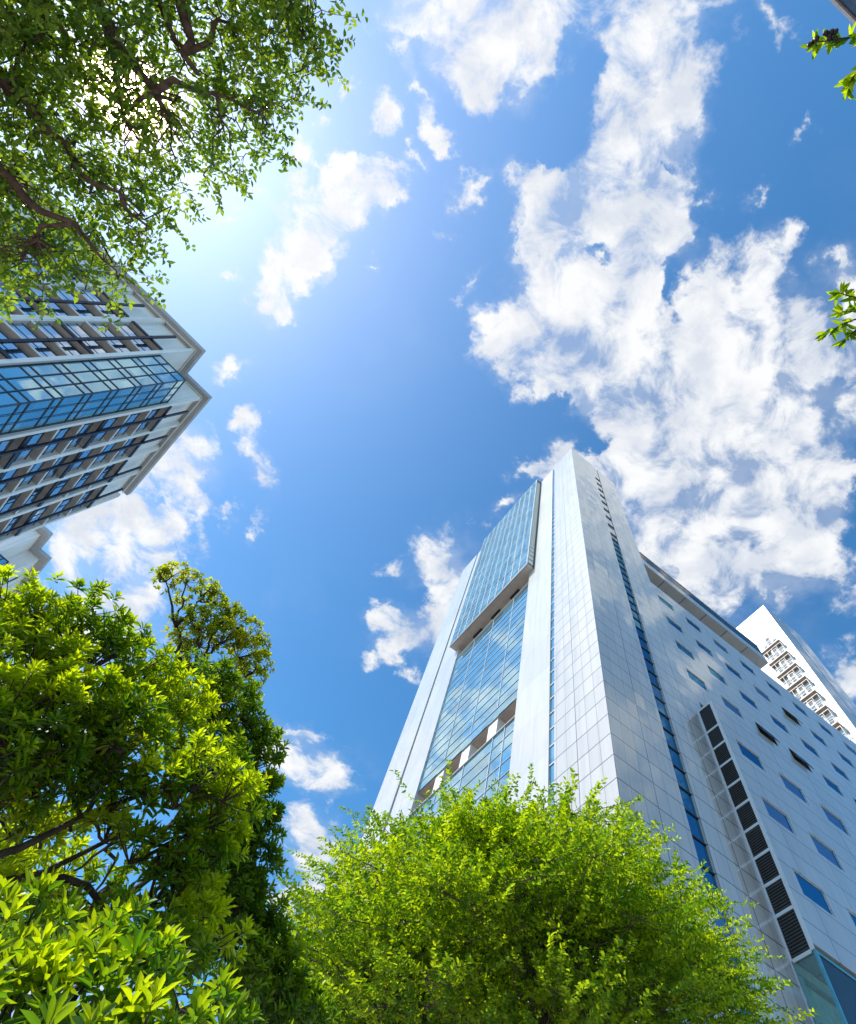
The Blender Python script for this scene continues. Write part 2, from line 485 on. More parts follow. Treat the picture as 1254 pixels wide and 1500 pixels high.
M_BAYGLASS = mirror_glass('pale blue bay glass', (0.13, 0.30, 0.40), (0.72, 0.86, 0.95), 0.26, (1.67, 1.17), 0.02, rough=0.08)
M_STRIP = mirror_glass('deep blue strip glass', (0.003, 0.03, 0.06), (0.16, 0.46, 0.70), 0.40, (1.3, 1.4), 0.02)
M_WIN = mirror_glass('deep blue window glass', (0.003, 0.03, 0.06), (0.12, 0.42, 0.68), 0.40, (2.0, 2.0), 0.03)
M_LWIN = mirror_glass('office window glass', (0.05, 0.10, 0.16), (0.86, 0.94, 1.0), 0.62, (1.1, 1.2), 0.03)
M_TEALGLASS = mirror_glass('teal bay glass', (0.05, 0.20, 0.26), (0.62, 0.90, 1.0), 0.5, (1.13, 1.2), 0.03)
M_LOBBY = clear_glass('lobby glass', (0.78, 0.96, 0.93))
M_RAIL = clear_glass('rail glass', (0.80, 0.90, 0.90))
M_ALU = plain('pale aluminium', (0.72, 0.73, 0.74), 0.35, 0.3, var=0.04)
M_DARKFRAME = plain('dark metal frame', (0.035, 0.04, 0.055), 0.4, 0.2, var=0.1)
M_BLACKMETAL = plain('black violet metal', (0.022, 0.02, 0.032), 0.35, 0.1, var=0.1)
M_LOUVRE = plain('dark louvre blades', (0.085, 0.08, 0.078), 0.45, 0.3, var=0.15)
M_DARK = plain('dark opening', (0.02, 0.02, 0.022), 0.8)
M_WHITE = plain('white paint', (0.78, 0.78, 0.78), 0.5, var=0.04)
M_PANELGREEN = plain('pale green panel', (0.52, 0.58, 0.54), 0.35, var=0.06)
M_BROWN = plain('brown slab shade', (0.30, 0.20, 0.13), 0.7, var=0.4, scale=.6)  # shadow of the balcony slabs, put into colour
M_SLATE = panels('dark slate cladding', (0.035, 0.055, 0.085), 2.6, 4.2, jw=0.05, rough=0.35, coat=0.4, jdark=0.5)
M_FASCIA = plain('brown grey fascia', (0.44, 0.425, 0.415), 0.7, var=0.1, scale=0.7)
M_PAVE = panels('plaza paving', (0.36, 0.35, 0.33), 0.6, 0.6, jw=0.012, rough=0.8, coat=0.0, jdark=0.6)


# ------------------------------------------------------------------ ground
def build_ground():
    m, N, out = mat('plaza stone')
    tc = N.new('ShaderNodeTexCoord')
    br = N.new('ShaderNodeTexBrick')
    N.put(br.inputs['Vector'], tc.outputs['Object'])
    br.inputs['Scale'].default_value = 1.6
    br.inputs['Color1'].default_value = (0.34, 0.32, 0.29, 1); br.inputs['Color2'].default_value = (0.40, 0.38, 0.35, 1)
    br.inputs['Mortar'].default_value = (0.2, 0.19, 0.18, 1); br.inputs['Mortar Size'].default_value = 0.012
    n = N.noise(tc.outputs['Object'], 0.35, 6.0, 0.6)
    c = N.vmath('SCALE', br.outputs['Color']); N.put(c.node.inputs['Scale'], N.smooth(n, .3, .7, .85, 1.1))
    principled(N, out, **{'Base Color': c, 'Roughness': 0.8})
    mb = MB()
    mb.quad((-900, -900, 0), (900, -900, 0), (900, 900, 0), (-900, 900, 0))
    tag(mb.build('ground', m), kind='structure')


build_ground()

# ------------------------------------------------------------------ the white office tower and its side wing
B_ANG = math.atan2(0.32358, 0.94620)                     # along the shaded front
T_ORIGIN = Vector((0.125 * 88.4, 0.222 * 88.4, 0))
_A = Vector((-0.32358307, 0.94619976, 0)); _B = Vector((0.94619976, 0.32358307, 0))
T_ORIGIN = _A * 15.0356 + _B * 16.7985                   # the sharp corner; local x runs along the shaded front, y along the sunny one


def build_tower():
    t = thing('office_tower', T_ORIGIN, B_ANG, 'tall white clad office tower with blue glass bay, rising behind the round green tree', 'tower')
    # piers of the sunny side (x = 0) and the corner
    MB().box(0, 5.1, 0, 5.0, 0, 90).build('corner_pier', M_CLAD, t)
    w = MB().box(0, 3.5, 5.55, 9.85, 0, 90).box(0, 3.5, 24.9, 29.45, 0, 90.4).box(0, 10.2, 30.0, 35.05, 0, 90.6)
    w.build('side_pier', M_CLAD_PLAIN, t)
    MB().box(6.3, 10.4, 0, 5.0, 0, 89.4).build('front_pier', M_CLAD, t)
    core = MB().box(3.5, 10.3, 5.0, 30.0, 0, 89.3).box(0.5, 3.5, 5.02, 5.53, 0, 89.5).box(0.7, 3.5, 29.47, 29.98, 0, 90).box(5.12, 6.28, 0.5, 5.0, 0, 89.3)
    core.build('core', M_SOFFIT, t)
    # slot window of the sunny side: panes with slim rails
    def ladder(prof, place):
        mb = MB()
        for k, (d, z) in enumerate(prof):
            mb.v += [place(0, d, z), place(1, d, z)]
        for k in range(len(prof) - 1):
            mb.f.append((2 * k, 2 * k + 1, 2 * k + 3, 2 * k + 2)); mb.m.append(0 if k % 4 == 0 else 1)
        return mb
    def profile(top, glass, bar, half):
        pr, k = [(glass, 0.0)], 1.45
        while k < top - .3:
            pr += [(glass, k - half), (bar, k - half), (bar, k + half), (glass, k + half)]; k += 1.4
        return pr + [(glass, top)]
    ladder(profile(89.6, 0.12, 0.06, .04), lambda s, d, z: (d, 5.003 + .544 * (1 - s), z)).build('strip_window', [M_CURTAIN, M_ALU], t)
    # a dark slot between the two outer piers
    MB().box(0.55, 0.60, 29.453, 29.997, 0, 90.2).build('recessed_joint', M_STRIP, t)
    # shaded front: a slot window, slotted vents above
    ladder(profile(57.8, 0.16, 0.09, .035), lambda s, d, z: (5.103 + 1.194 * s, d, z)).build('strip_window', [M_STRIP, M_DARKFRAME], t)
    MB().box(5.103, 6.22, 0.06, 0.4, 57.803, 89.3).build('vent_panel', M_CLAD, t)
    MB().box(6.225, 6.297, 0.12, 0.4, 57.803, 89.3).build('shadow_joint', M_DARKFRAME, t)
    first = None
    for i in range(9):
        z = 58.75 + i * 2.93
        if first is None:
            v = MB().box(5.12, 6.21, 0.02, 0.058, -0.42, 0.42)
            v.box(5.12, 6.21, 0.005, 0.018, -0.46, -0.43, 1)
            first = v.build('vent_slot', [M_DARK, M_ALU], t)
            first.location = (0, 0, z)
        else:
            dup(first, t, (0, 0, z))
    # curtain walls between the piers, with two open storeys
    def curtain(z0, z1, pitch, verts):
        g = MB().box(0.15, 0.2, 9.853, 24.897, z0, z1)
        o = g.build('curtain_wall', M_CURTAIN, t)
        mm = MB()
        z = z1
        while z > z0 + .1:
            mm.box(0.1, 0.147, 9.856, 24.894, z - .035, z); z -= pitch
        for y in verts:
            zz = z1 - .05
            while zz > z0 + pitch:
                mm.box(0.095, 0.147, y - .03, y + .03, zz - pitch + .052, zz - .002); zz -= pitch
        mm.build('mullion', M_ALU, o)
        MB().box(0.03, 0.22, 9.856, 24.894, z1 + .002, z1 + .1).build('coping', M_SOFFIT_PALE, o)
        return o
    curtain(34.75, 53.3, 1.17, (12.9, 16.9, 20.9))
    curtain(0, 32.5, 1.17, (11.3, 12.9, 16.9, 20.9))
    b = MB().box(0.25, 3.5, 9.86, 24.89, 34.7, 53.0).box(0.25, 3.5, 9.86, 24.89, 0, 32.2)
    b.build('floor_block', M_SOFFIT, t)
    first = None
    for y in (12.85, 16.8, 20.8):
        if first is None:
            first = MB().box(0.3, 1.2, 0, 1.3, 32.2, 34.7).build('pillar', M_WHITE, t)
            first.location = (0, y, 0)
        else:
            dup(first, t, (0, y, 0))
    # the upper bay stands a metre proud
    bay = MB().box(-1.0, -0.002, 9.0, 25.66, 55.6, 90.4).box(-0.002, 3.5, 9.853, 24.897, 55.6, 89.9)
    o = bay.build('glass_bay', M_BAYGLASS, t)
    mm = MB()
    z = 55.75
    while z < 90.4:
        mm.box(-1.05, -1.003, 9.05, 25.6, z, z + .07)
        z += 1.17
    zz = 55.85
    i = 0
    while zz < 89.5:
        for k in range(11):
            y = 9.02 + 1.66 * k
            off = 0.0 if i % 3 else 0.05
            mm.box(-1.10, -1.003, y + off, y + off + .085, zz, zz + 1.02, 1)
        zz += 1.17; i += 1
    mm.build('mullion', [plain('bright blue aluminium', (0.62, 0.74, 0.82), 0.3, 0.2, var=0.05), M_WHITE], o)
    MB().box(-0.96, -0.2, 8.975, 8.997, 55.6, 89.9).build('side_backing', M_DARKFRAME, o)
    sd = MB()
    z = 55.9
    while z < 88.6:
        sd.box(-0.93, -0.24, 8.945, 8.973, z, z + .86)
        z += 1.17
    sd.build('side_panel', M_PANELGREEN, o)
    MB().box(-0.18, -0.004, 8.93, 8.997, 55.4, 90).build('edge_channel', M_DARKFRAME, o)
    s = MB().box(-0.98, -0.004, 9.03, 25.63, 55.42, 55.598).box(-0.002, 3.5, 9.856, 24.894, 55.42, 55.598)
    s.box(-1.06, -0.985, 8.98, 25.68, 55.35, 55.75, 1)
    s.build('soffit', [M_SOFFIT, plain('bay edge', (0.16, 0.15, 0.15), .5)], o)
    v = MB().box(0.3, 0.95, 0, 1.7, 55.1, 55.415).build('soffit_vent', M_DARK, o)
    v.location = (0, 12.5, 0)
    for y in (16.5, 20.4):
        dup(v, o, (0, y, 0))
    return t


tower = build_tower()


def wall_with_holes(x0, x1, z0, z1, holes, y=0.0, depth=0.22):
    """A wall in the plane y with rectangular openings and their reveals."""
    mb = MB()
    xs = sorted({x0, x1, *[h[0] for h in holes], *[h[1] for h in holes]})
    zs = sorted({z0, z1, *[h[2] for h in holes], *[h[3] for h in holes]})
    for i in range(len(xs) - 1):
        for j in range(len(zs) - 1):
            cx, cz = (xs[i] + xs[i + 1]) / 2, (zs[j] + zs[j + 1]) / 2
            if any(h[0] < cx < h[1] and h[2] < cz < h[3] for h in holes):
                continue
            mb.quad((xs[i], y, zs[j]), (xs[i + 1], y, zs[j]), (xs[i + 1], y, zs[j + 1]), (xs[i], y, zs[j + 1]))
    for a, b, c, d in holes:
        mb.quad((a, y, c), (a, y + depth, c), (b, y + depth, c), (b, y, c))
        mb.quad((a, y, d), (b, y, d), (b, y + depth, d), (a, y + depth, d))
        mb.quad((a, y, c), (a, y, d), (a, y + depth, d), (a, y + depth, c))
        mb.quad((b, y, c), (b, y + depth, c), (b, y + depth, d), (b, y, d))
    return mb


def build_wing():
    t = thing('office_wing', T_ORIGIN + _B * 10.4, B_ANG, 'lower white office wing with rows of slanting dark blue windows and a black louvre shaft', 'building')
    X = -10.4                                           # tower coordinates -> wing coordinates
    W, Hh = 2.27, 1.24
    holes, ann = [], []
    for top in (50.45, 46.4, 42.4, 38.4, 34.4):
        for k in range(9):
            x = 10.9 + X + 4.165 * k
            if top < 35 and k > 0:
                continue
            holes.append((x, x + W, top - Hh, top))
    for top in (30.22, 25.95, 21.8):
        for k in range(6):
            x = 11.42 + X + 4.15 * k
            ann.append((x, x + 2.3, top - 1.28, top))
    ym = -1.4
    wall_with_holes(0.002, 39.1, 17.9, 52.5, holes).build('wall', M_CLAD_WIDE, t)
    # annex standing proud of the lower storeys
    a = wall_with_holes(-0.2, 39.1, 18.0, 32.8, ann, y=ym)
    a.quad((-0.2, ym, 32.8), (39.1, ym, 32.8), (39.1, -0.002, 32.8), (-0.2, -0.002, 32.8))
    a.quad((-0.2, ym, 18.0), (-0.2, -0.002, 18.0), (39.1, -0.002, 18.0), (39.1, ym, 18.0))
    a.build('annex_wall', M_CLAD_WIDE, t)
    # windows: slim frame, pane; four of them stand open
    def window(w, h, opened):
        f = MB()
        e = 0.05
        f.box(0, w, 0.06, 0.12, 0, e).box(0, w, 0.06, 0.12, h - e, h).box(0, e, 0.06, 0.12, e, h - e).box(w - e, w, 0.06, 0.12, e, h - e)
        fo = f.build('window', M_DARKFRAME if opened else M_ALU, t)
        if not opened:
            MB().box(e, w - e, 0.085, 0.1, e, h - e).build('pane', M_WIN, fo)
        else:
            MB().box(e, w - e, 0.19, 0.2, e, h - e).build('opening', M_DARK, fo)
            s = MB()
            wid = w * .86
            for q in ((0.0, 0.06), (wid - .06, wid)):
                s.v += []
            # sash hinged at the top and pushed out
            ang = R(17)
            ca, sa = math.cos(ang), math.sin(ang)
            def P(x, d, k):
                return (x + w * .07, 0.02 - d * sa - k * ca, h - .06 - d * ca + k * sa)
            def slab(x0, x1, d0, d1, k0, k1, m=0):
                n = len(s.v)
                s.v.extend([P(x0, d0, k0), P(x1, d0, k0), P(x1, d1, k0), P(x0, d1, k0), P(x0, d0, k1), P(x1, d0, k1), P(x1, d1, k1), P(x0, d1, k1)])
                for q in ((0, 3, 2, 1), (4, 5, 6, 7), (0, 1, 5, 4), (1, 2, 6, 5), (2, 3, 7, 6), (3, 0, 4, 7)):
                    s.f.append(tuple(n + i for i in q)); s.m.append(m)
            L = h - .1
            slab(0, wid, 0, .05, 0, .05); slab(0, wid, L - .05, L, 0, .05); slab(0, .05, .05, L - .05, 0, .05); slab(wid - .05, wid, .05, L - .05, 0, .05)
            slab(.05, wid - .05, .05, L - .05, .02, .03, 1)
            s.build('sash', [M_DARKFRAME, M_WIN], fo)
        return fo
    shut, opn = window(W, Hh, False), window(W, Hh, True)
    opened = {(2, 38.4), (4, 46.4), (3, 38.4), (5, 38.4)}
    used = set()
    for top in (50.45, 46.4, 42.4, 38.4, 34.4):
        for k in range(9):
            if top < 35 and k > 0:
                continue
            src = opn if (k, top) in opened else shut
            loc = (10.9 + X + 4.165 * k, 0, top - Hh)
            if src in used:
                dup(src, t, loc)
            else:
                src.location = loc; used.add(src)
    an = window(2.3, 1.28, False)
    for i, h in enumerate(ann):
        if i == 0:
            an.location = (h[0], ym, h[2])
        else:
            dup(an, t, (h[0], ym, h[2]))
    # louvre shaft in the side of the annex
    fr = MB()
    fr.box(-0.26, -0.203, ym - .004, ym + .2, 17.75, 32.8).box(-0.26, -0.203, -0.12, -0.004, 17.75, 32.8)
    cuts = [32.8, 30.75, 29.34, 27.94, 26.45, 25.06, 23.64, 22.2, 20.84, 19.5, 17.75]
    for z in cuts:
        fr.box(-0.25, -0.203, ym + .202, -0.122, z - .07, z + .07)
    fr.build('shaft_frame', M_ALU, t)
    for i in range(len(cuts) - 1):
        z1, z0 = cuts[i] - .072, cuts[i + 1] + .072
        lv = MB().box(-0.208, -0.202, ym + .204, -0.124, z0, z1, 1)
        if i > 1:
            z = z0 + .05
            while z < z1 - .03:
                lv.quad((-0.25, ym + .204, z), (-0.25, -0.124, z), (-0.212, -0.124, z + .07), (-0.212, ym + .204, z + .07))
                lv.box(-0.252, -0.246, ym + .204, -0.124, z - .012, z + .014, 0)
                z += .125
        lv.build('louvre', [M_LOUVRE, M_DARK], t)
    # roof terrace under a long slab with a glass rail
    r = MB().box(0.003, 21.7, 0, 11, 57.2, 58.4)
    r.build('roof_slab', [M_CLAD_WIDE], t)
    MB().box(0.01, 21.69, 0.03, 10.9, 57.12, 57.198).build('terrace_soffit', M_SOFFIT_PALE, t)
    jo = MB()
    for k in range(1, 6):
        jo.box(3.6 * k, 3.6 * k + .06, 0.05, 10.8, 57.09, 57.118)
    jo.build('soffit_joint', M_DARKFRAME, t)
    g = MB().box(0.003, 21.7, 0.06, 0.09, 58.402, 60.5)
    o = g.build('roof_rail', M_RAIL, t)
    rr = MB().box(0.003, 21.7, 0.0, 0.12, 60.502, 60.6)
    for k in range(0, 12):
        rr.box(1.9 * k + .2, 1.9 * k + .25, 0.092, 0.14, 58.402, 60.5)
    rr.build('rail_frame', M_ALU, o)
    MB().box(0.003, 18.1, 0.2, 0.5, 58.402, 59.9).build('roof_screen', M_CURTAIN, t)
    MB().box(0.003, 39.0, 9.0, 9.3, 52.4, 57.1).build('terrace_wall', M_GREYSTONE, t)
    bd = MB().box(0.003, 39.08, 0.23, 14, 17.9, 52.3)
    bd.box(21.75, 22.3, 3.5, 9.0, 52.3, 55.6)
    bd.build('body', M_GREYSTONE, t)
    MB().box(0.003, 39.08, 0.0, 0.5, 52.503, 52.6).build('parapet_coping', M_ALU, t)
    # glazed corner at street level, under the annex
    gl = MB()
    gl.box(-0.19, -0.16, ym + .06, -0.05, 0, 17.7).box(-0.19, 39, ym + .02, ym + .05, 0, 17.7)
    o = gl.build('lobby_glazing', M_LOBBY, t)
    mm = MB().box(-0.25, -0.12, ym - .03, ym + .1, 0, 17.74)
    mm.box(-0.22, 39, ym - .02, ym + .015, 17.62, 17.74)
    for k in range(1, 9):
        mm.box(4.15 * k, 4.15 * k + .06, ym - .01, ym + .018, 0, 17.6)
    mm.build('mullion', plain('teal edge', (0.10, 0.36, 0.44), .2, .3), o)
    MB().box(-0.26, -0.1, -0.045, -0.004, 0, 17.74).build('side_frame', M_ALU, t)
    i = MB().box(0.003, 39, 6.0, 6.3, 0, 17.6).box(0.003, 39, 0.0, 6.0, 17.5, 17.88).box(0.01, .3, 0.0, 5.9, 0, 17.4).box(4.4, 5.2, 0.3, 1.2, 0, 17.4).box(0.1, 39, 0.25, 0.7, 16.2, 17.4).box(0.1, 39, 0.2, 6, 13.2, 13.5)
    i.build('lobby', plain('pale interior', (0.80, 0.82, 0.78), .7), t)
    bl = MB()
    k = 2.2
    while k < 20:
        bl.box(k, k + .09, -0.5, -0.42, 9, 15.8); k += .22
    bl.build('blind', M_WHITE, t)
    return t


wing = build_wing()


def build_rear_tower():
    t = thing('rear_tower', T_ORIGIN + _B * 49.5, B_ANG, 'bright white rear tower with a stack of balconies holding air conditioners, beyond the low wing', 'tower')
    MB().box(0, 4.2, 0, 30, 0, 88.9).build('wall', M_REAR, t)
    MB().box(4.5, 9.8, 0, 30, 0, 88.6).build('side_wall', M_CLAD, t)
    MB().box(4.203, 4.497, 0.25, 29.9, 0, 88.4).build('recessed_joint', M_STRIP, t)
    # one balcony: slab, posts, rail, white slatted back, brown painted shade under the slab, two machines
    def balcony():
        s = MB().box(-1.25, -0.003, 1.2, 5.2, 0, .16)
        o = s.build('balcony', M_WHITE, t)
        r = MB()
        for y in (1.2, 2.2, 3.2, 4.2, 5.14):
            r.box(-1.25, -1.19, y, y + .06, .162, 2.4)
        for z in (.55, 1.2, 2.34):
            r.box(-1.247, -1.2, 1.27, 5.13, z, z + .07)
        r.box(-1.18, -0.005, 1.21, 1.27, 2.3, 2.37)
        r.build('railing', M_WHITE, o)
        b = MB()
        for k in range(20):
            b.box(-0.06, -0.004, 1.25 + k * .197, 1.25 + k * .197 + .15, .17, 2.9, 1)
        b.box(-1.2, -0.07, 1.25, 5.15, -0.06, -0.003)  # brown sheet below the slab imitates the shelf's shadow by colour
        b.build('slats_and_slab_shade', [M_BROWN, M_WHITE], o)
        a = MB()
        a.box(-0.95, -0.3, 0, 1.15, .02, 1.0)
        a.box(-0.965, -0.952, .1, .8, .12, .9, 1)
        for q in range(4):
            a.box(-0.975, -0.967, .12, .78, .18 + q * .2, .22 + q * .2)
        a.box(-0.9, -0.35, .05, .15, -0.02, .018, 1).box(-0.9, -0.35, .95, 1.05, -0.02, .018, 1)
        u = a.build('air_conditioner', [M_WHITE, M_DARK], o)
        u.location = (0, 1.45, .2)
        dup(u, o, (0, 3.5, .2))
        dup(u, o, (0, 2.5, 1.3))
        return o
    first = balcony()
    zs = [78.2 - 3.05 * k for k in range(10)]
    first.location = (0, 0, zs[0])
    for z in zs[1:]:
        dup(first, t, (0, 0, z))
    return t


rear = build_rear_tower()

# ------------------------------------------------------------------ the grey office block on the left
U_ANG = 0.48011359
_U = Vector((math.cos(U_ANG), math.sin(U_ANG), 0)); _V = Vector((-math.sin(U_ANG), math.cos(U_ANG), 0))
L_ORIGIN = _U * -21.31 + _V * 30.55


def build_left():
    t = thing('office_block', L_ORIGIN, U_ANG, 'grey office block with recessed windows, black pipes and a glass bay in its notched corner', 'building')
    n = 3.67
    top = 51.6
    YE, XE = 21.95, -33.0
    D = 1.05
    # body behind the window recesses
    body = MB().box(XE, -D - .02, D + 4.2, YE - .3, 0, 51.4).box(XE, -n - .02 - 0.4, D + .02, D + 4.2, 0, 51.4)
    body.build('core', M_GREYSTONE, t)
    # notch walls
    w = MB().box(-n - .4, -n, 0, n, 0, top).box(-n, 0, n, n + .4, 0, top)
    w.build('notch_wall', M_GREYSTONE, t)
    levels = [47.25, 44.75, 42.25, 39.7, 37.6, 35.5, 33.2, 31.0, 28.8, 26.6, 24.4, 22.2]
    # pilasters and bays
    vb = [(4.07, 8.0), (8.6, 12.35), (12.95, 16.75), (17.35, 21.45)]
    ub = [(-n - .4 - 3.75, -n - .4), (-n - .4 - 3.75 - 4.3, -n - .4 - 4.3), (-n - 9.0 - 3.75, -n - 9.0), (-n - 13.3 - 3.75, -n - 13.3)]
    ub[1] = (ub[0][0] - .6 - 3.75, ub[0][0] - .6)
    ub[2] = (ub[1][0] - .6 - 3.75, ub[1][0] - .6)
    ub[3] = (ub[2][0] - .6 - 3.75, ub[2][0] - .6)
    def pil_v(y0, y1):
        MB().box(-D, 0, y0, y1, 0, top).box(0.002, 0.05, y0 + .12, y0 + .2, 0, top - .05).build('pilaster', M_GREYSTONE, t)
    def pil_u(x0, x1):
        MB().box(x0, x1, 0, D, 0, top).box(x1 - .2, x1 - .12, -0.05, -0.002, 0, top - .05).build('pilaster', M_GREYSTONE, t)
    for a, b in ((8.0, 8.6), (12.35, 12.95), (16.75, 17.35), (21.45, YE)):
        pil_v(a, b)
    for i in range(4):
        pil_u(ub[i][0] - .6, ub[i][0])
    def fin_v(y0, y1, black):
        mb = MB().box(-D + .003, 0.0, y0 + .003, y1 - .003, -0.06, 0.06)
        mb.box(0.002, 0.05 if not black else .12, y0 + .003, y1 - .003, -0.07 if not black else -.14, 0.09 if not black else .16, 1)
        return mb.build('sunshade', [M_SOFFIT_GREY, M_BLACKMETAL if black else M_WHITE], t)
    def fin_u(x0, x1, black):
        mb = MB().box(x0 + .003, x1 - .003, 0.0, D - .003, -0.06, 0.06)
        mb.box(x0 + .003, x1 - .003, -.05 if not black else -.12, -0.002, -0.07 if not black else -.14, 0.09 if not black else .16, 1)
        return mb.build('sunshade', [M_SOFFIT_GREY, M_BLACKMETAL if black else M_WHITE], t)
    def pane(mb_box, frame_boxes):
        mb = MB().box(*mb_box)
        for f in frame_boxes:
            mb.box(*f, 1)
        return mb.build('window', [M_LWIN, M_DARKFRAME], t)
    for face, bays in (('v', vb), ('u', ub)):
        for a, b in bays:
            src = {}
            psrc = {}
            for i, z in enumerate(levels):
                bl = i in (0, 3, 6, 9)
                if bl not in src:
                    o = (fin_v if face == 'v' else fin_u)(a, b, bl)
                    o.location = (0, 0, z); src[bl] = o
                else:
                    dup(src[bl], t, (0, 0, z))
                if i == 0:
                    continue
                h = round(levels[i - 1] - z - .14, 2)
                if h not in psrc:
                    m1 = (a + b) / 2
                    if face == 'v':
                        o = pane((-.34, -.32, a + .004, b - .004, 0, h * .74), [(-.318, -.29, a + .01, b - .01, h * .37, h * .37 + .04), (-.345, -.28, a + .01, b - .01, h * .742, h * .742 + .06), (-.318, -.28, m1 - .03, m1 + .03, 0, h * .74)])
                    else:
                        o = pane((a + .004, b - .004, .32, .34, 0, h * .74), [(a + .01, b - .01, .29, .318, h * .37, h * .37 + .04), (a + .01, b - .01, .28, .345, h * .742, h * .742 + .06), (m1 - .03, m1 + .03, .28, .318, 0, h * .74)])
                    o.location = (0, 0, z + .07); psrc[h] = o
                else:
                    dup(psrc[h], t, (0, 0, z + .07))
            # blank panel at the top, plain wall under the windows
            if face == 'v':
                MB().box(-.75, -.4, a + .002, b - .002, 47.42, top - .002).build('blank_panel', M_GREYSTONE, t)
                MB().box(-D, -.3, a + .002, b - .002, 0, 22.1).build('lower_wall', M_GREYSTONE, t)
            else:
                MB().box(a + .002, b - .002, .4, .75, 47.42, top - .002).build('blank_panel', M_GREYSTONE, t)
                MB().box(a + .002, b - .002, .3, D, 0, 22.1).build('lower_wall', M_GREYSTONE, t)
    # black downpipes in front of the shades
    def pipe(x0, x1, y0, y1):
        mb = MB().box(x0, x1, y0, y1, 18, 50.4)
        z = 20
        while z < 50:
            mb.box(x0 - .02, x1 + .02, y0 - .02, y1 + .02, z, z + .08); z += 3.4
        mb.build('downpipe', M_BLACKMETAL, t)
    for y in (5.3, 9.55, 15.15, 19.3):
        pipe(0.16, 0.34, y, y + .28)
    for x in (ub[0][1] - 1.3, ub[1][1] - 1.3, ub[2][1] - 1.3, ub[3][1] - 1.3):
        pipe(x - .28, x, -0.34, -0.16)
    # roof edge following the notch
    o_ = .6
    outline = [(XE, -o_), (-n + o_, -o_), (-n + o_, n - o_), (o_, n - o_), (o_, YE - 1.0), (-3, YE - 1.0), (-3, YE + .2), (XE, YE + .2)]
    rf = MB().prism([(p[0], p[1]) for p in outline], 51.603, 52.15).build('roof', M_FASCIA, t)
    inner = [(XE + .5, 0.02 - .1), (-n + .1, -.08), (-n + .1, n - .1), (.08, n - .1), (.08, YE - 1.1)]
    tr = MB()
    for p, q in zip(inner[:-1], inner[1:]):
        x0, x1 = sorted((p[0], q[0])); y0, y1 = sorted((p[1], q[1]))
        tr.box(x0 - .04, x1 + .04, y0 - .04, y1 + .04, 51.42, 51.6)
    tr.build('drip_edge', M_WHITE, rf)
    # glass bay standing in the notch
    gx, gy, gt = -0.30, 0.29, 46.9
    g = MB().box(-n + .003, gx, gy, n - .003, 0, gt)
    gb = g.build('glass_bay', M_TEALGLASS, t)
    mm = MB()
    zs = [gt - .06, 45.85]
    z = 44.0
    while z > 2:
        zs += [z, z - .68]; z -= 2.42
    for z in zs:
        mm.box(-n + .006, gx + .05, gy - .05, gy - .003, z - .05, z + .05)
        mm.box(gx + .003, gx + .05, gy - .003, n - .006, z - .05, z + .05)
    for k in range(0, 4):
        x = -n + .05 + (gx + n - .05) * k / 3
        mm.box(x - .04, x + .04, gy - .07, gy - .052, 0, gt)
        y = n - .05 + (gy - n + .05) * k / 3
        mm.box(gx + .052, gx + .07, y - .04, y + .04, 0, gt)
    mm.build('mullion', plain('bay mullion', (0.05, 0.07, 0.09), .4, .3), gb)
    return t


left = build_left()


def build_left_rear():
    o = _U * -23.8 + _V * 65.2
    t = thing('rear_block', o, U_ANG, 'pale building end with stepped brown roof edge and teal corner glass, beside the grey block', 'building')
    # local origin at the re-entrant corner's far points
    w = MB().box(-24, -1.7, 0, 3.3, 0, 51.4).box(-24, 0, 3.3, 14, 0, 51.4)
    w.build('wall', M_GREYSTONE, t)
    outline = [(-24, -.95), (-.85, -.95), (-.85, 2.35), (.9, 2.35), (.9, 12), (-24, 12)]
    MB().prism(outline, 51.403, 51.9).build('roof', M_FASCIA, t)
    gb = MB().box(-1.697, -0.35, .6, 3.297, 0, 46.9).build('glass_bay', M_TEALGLASS, t)
    mm = MB()
    z = 46.85
    while z > 20:
        mm.box(-1.69, -.30, .55, .597, z - .06, z + .06); mm.box(-.347, -.30, .598, 3.29, z - .06, z + .06); z -= 1.2
    for k in range(3):
        mm.box(-1.65 + .63 * k, -1.55 + .63 * k, .53, .548, 20, 46.9); mm.box(-.298, -.28, .7 + 1.2 * k, .8 + 1.2 * k, 20, 46.9)
    mm.build('mullion', M_DARKFRAME, gb)
    MB().box(-.3, .04, 6.0, 6.5, 20, 50.2).build('downpipe', M_BLACKMETAL, t)
    wd = MB()
    z = 47.0
    while z > 24:
        wd.box(0.003, .04, 7.2, 10.6, z - 1.5, z); z -= 2.3
    wd.build('window', M_LWIN, t)
    return t


left_rear = build_left_rear()


def build_dark():
    t = thing('slate_building', _A * -26.85 + _B * 12, B_ANG, 'dark slate clad building, only its roof edge showing in the top right corner', 'building')
    MB().box(-24, 20, -14, 0, 0, 41.3).build('wall', M_SLATE, t)
    MB().box(-24.1, 20.1, -0.3, 0.12, 41.303, 41.6).build('roof_edge', plain('pinkish coping', (0.45, 0.36, 0.34), .5), t)
    return t


dark = build_dark()

# ------------------------------------------------------------------ trees
def unit(v):
    return v / np.maximum(np.linalg.norm(v, axis=-1, keepdims=True), 1e-9)


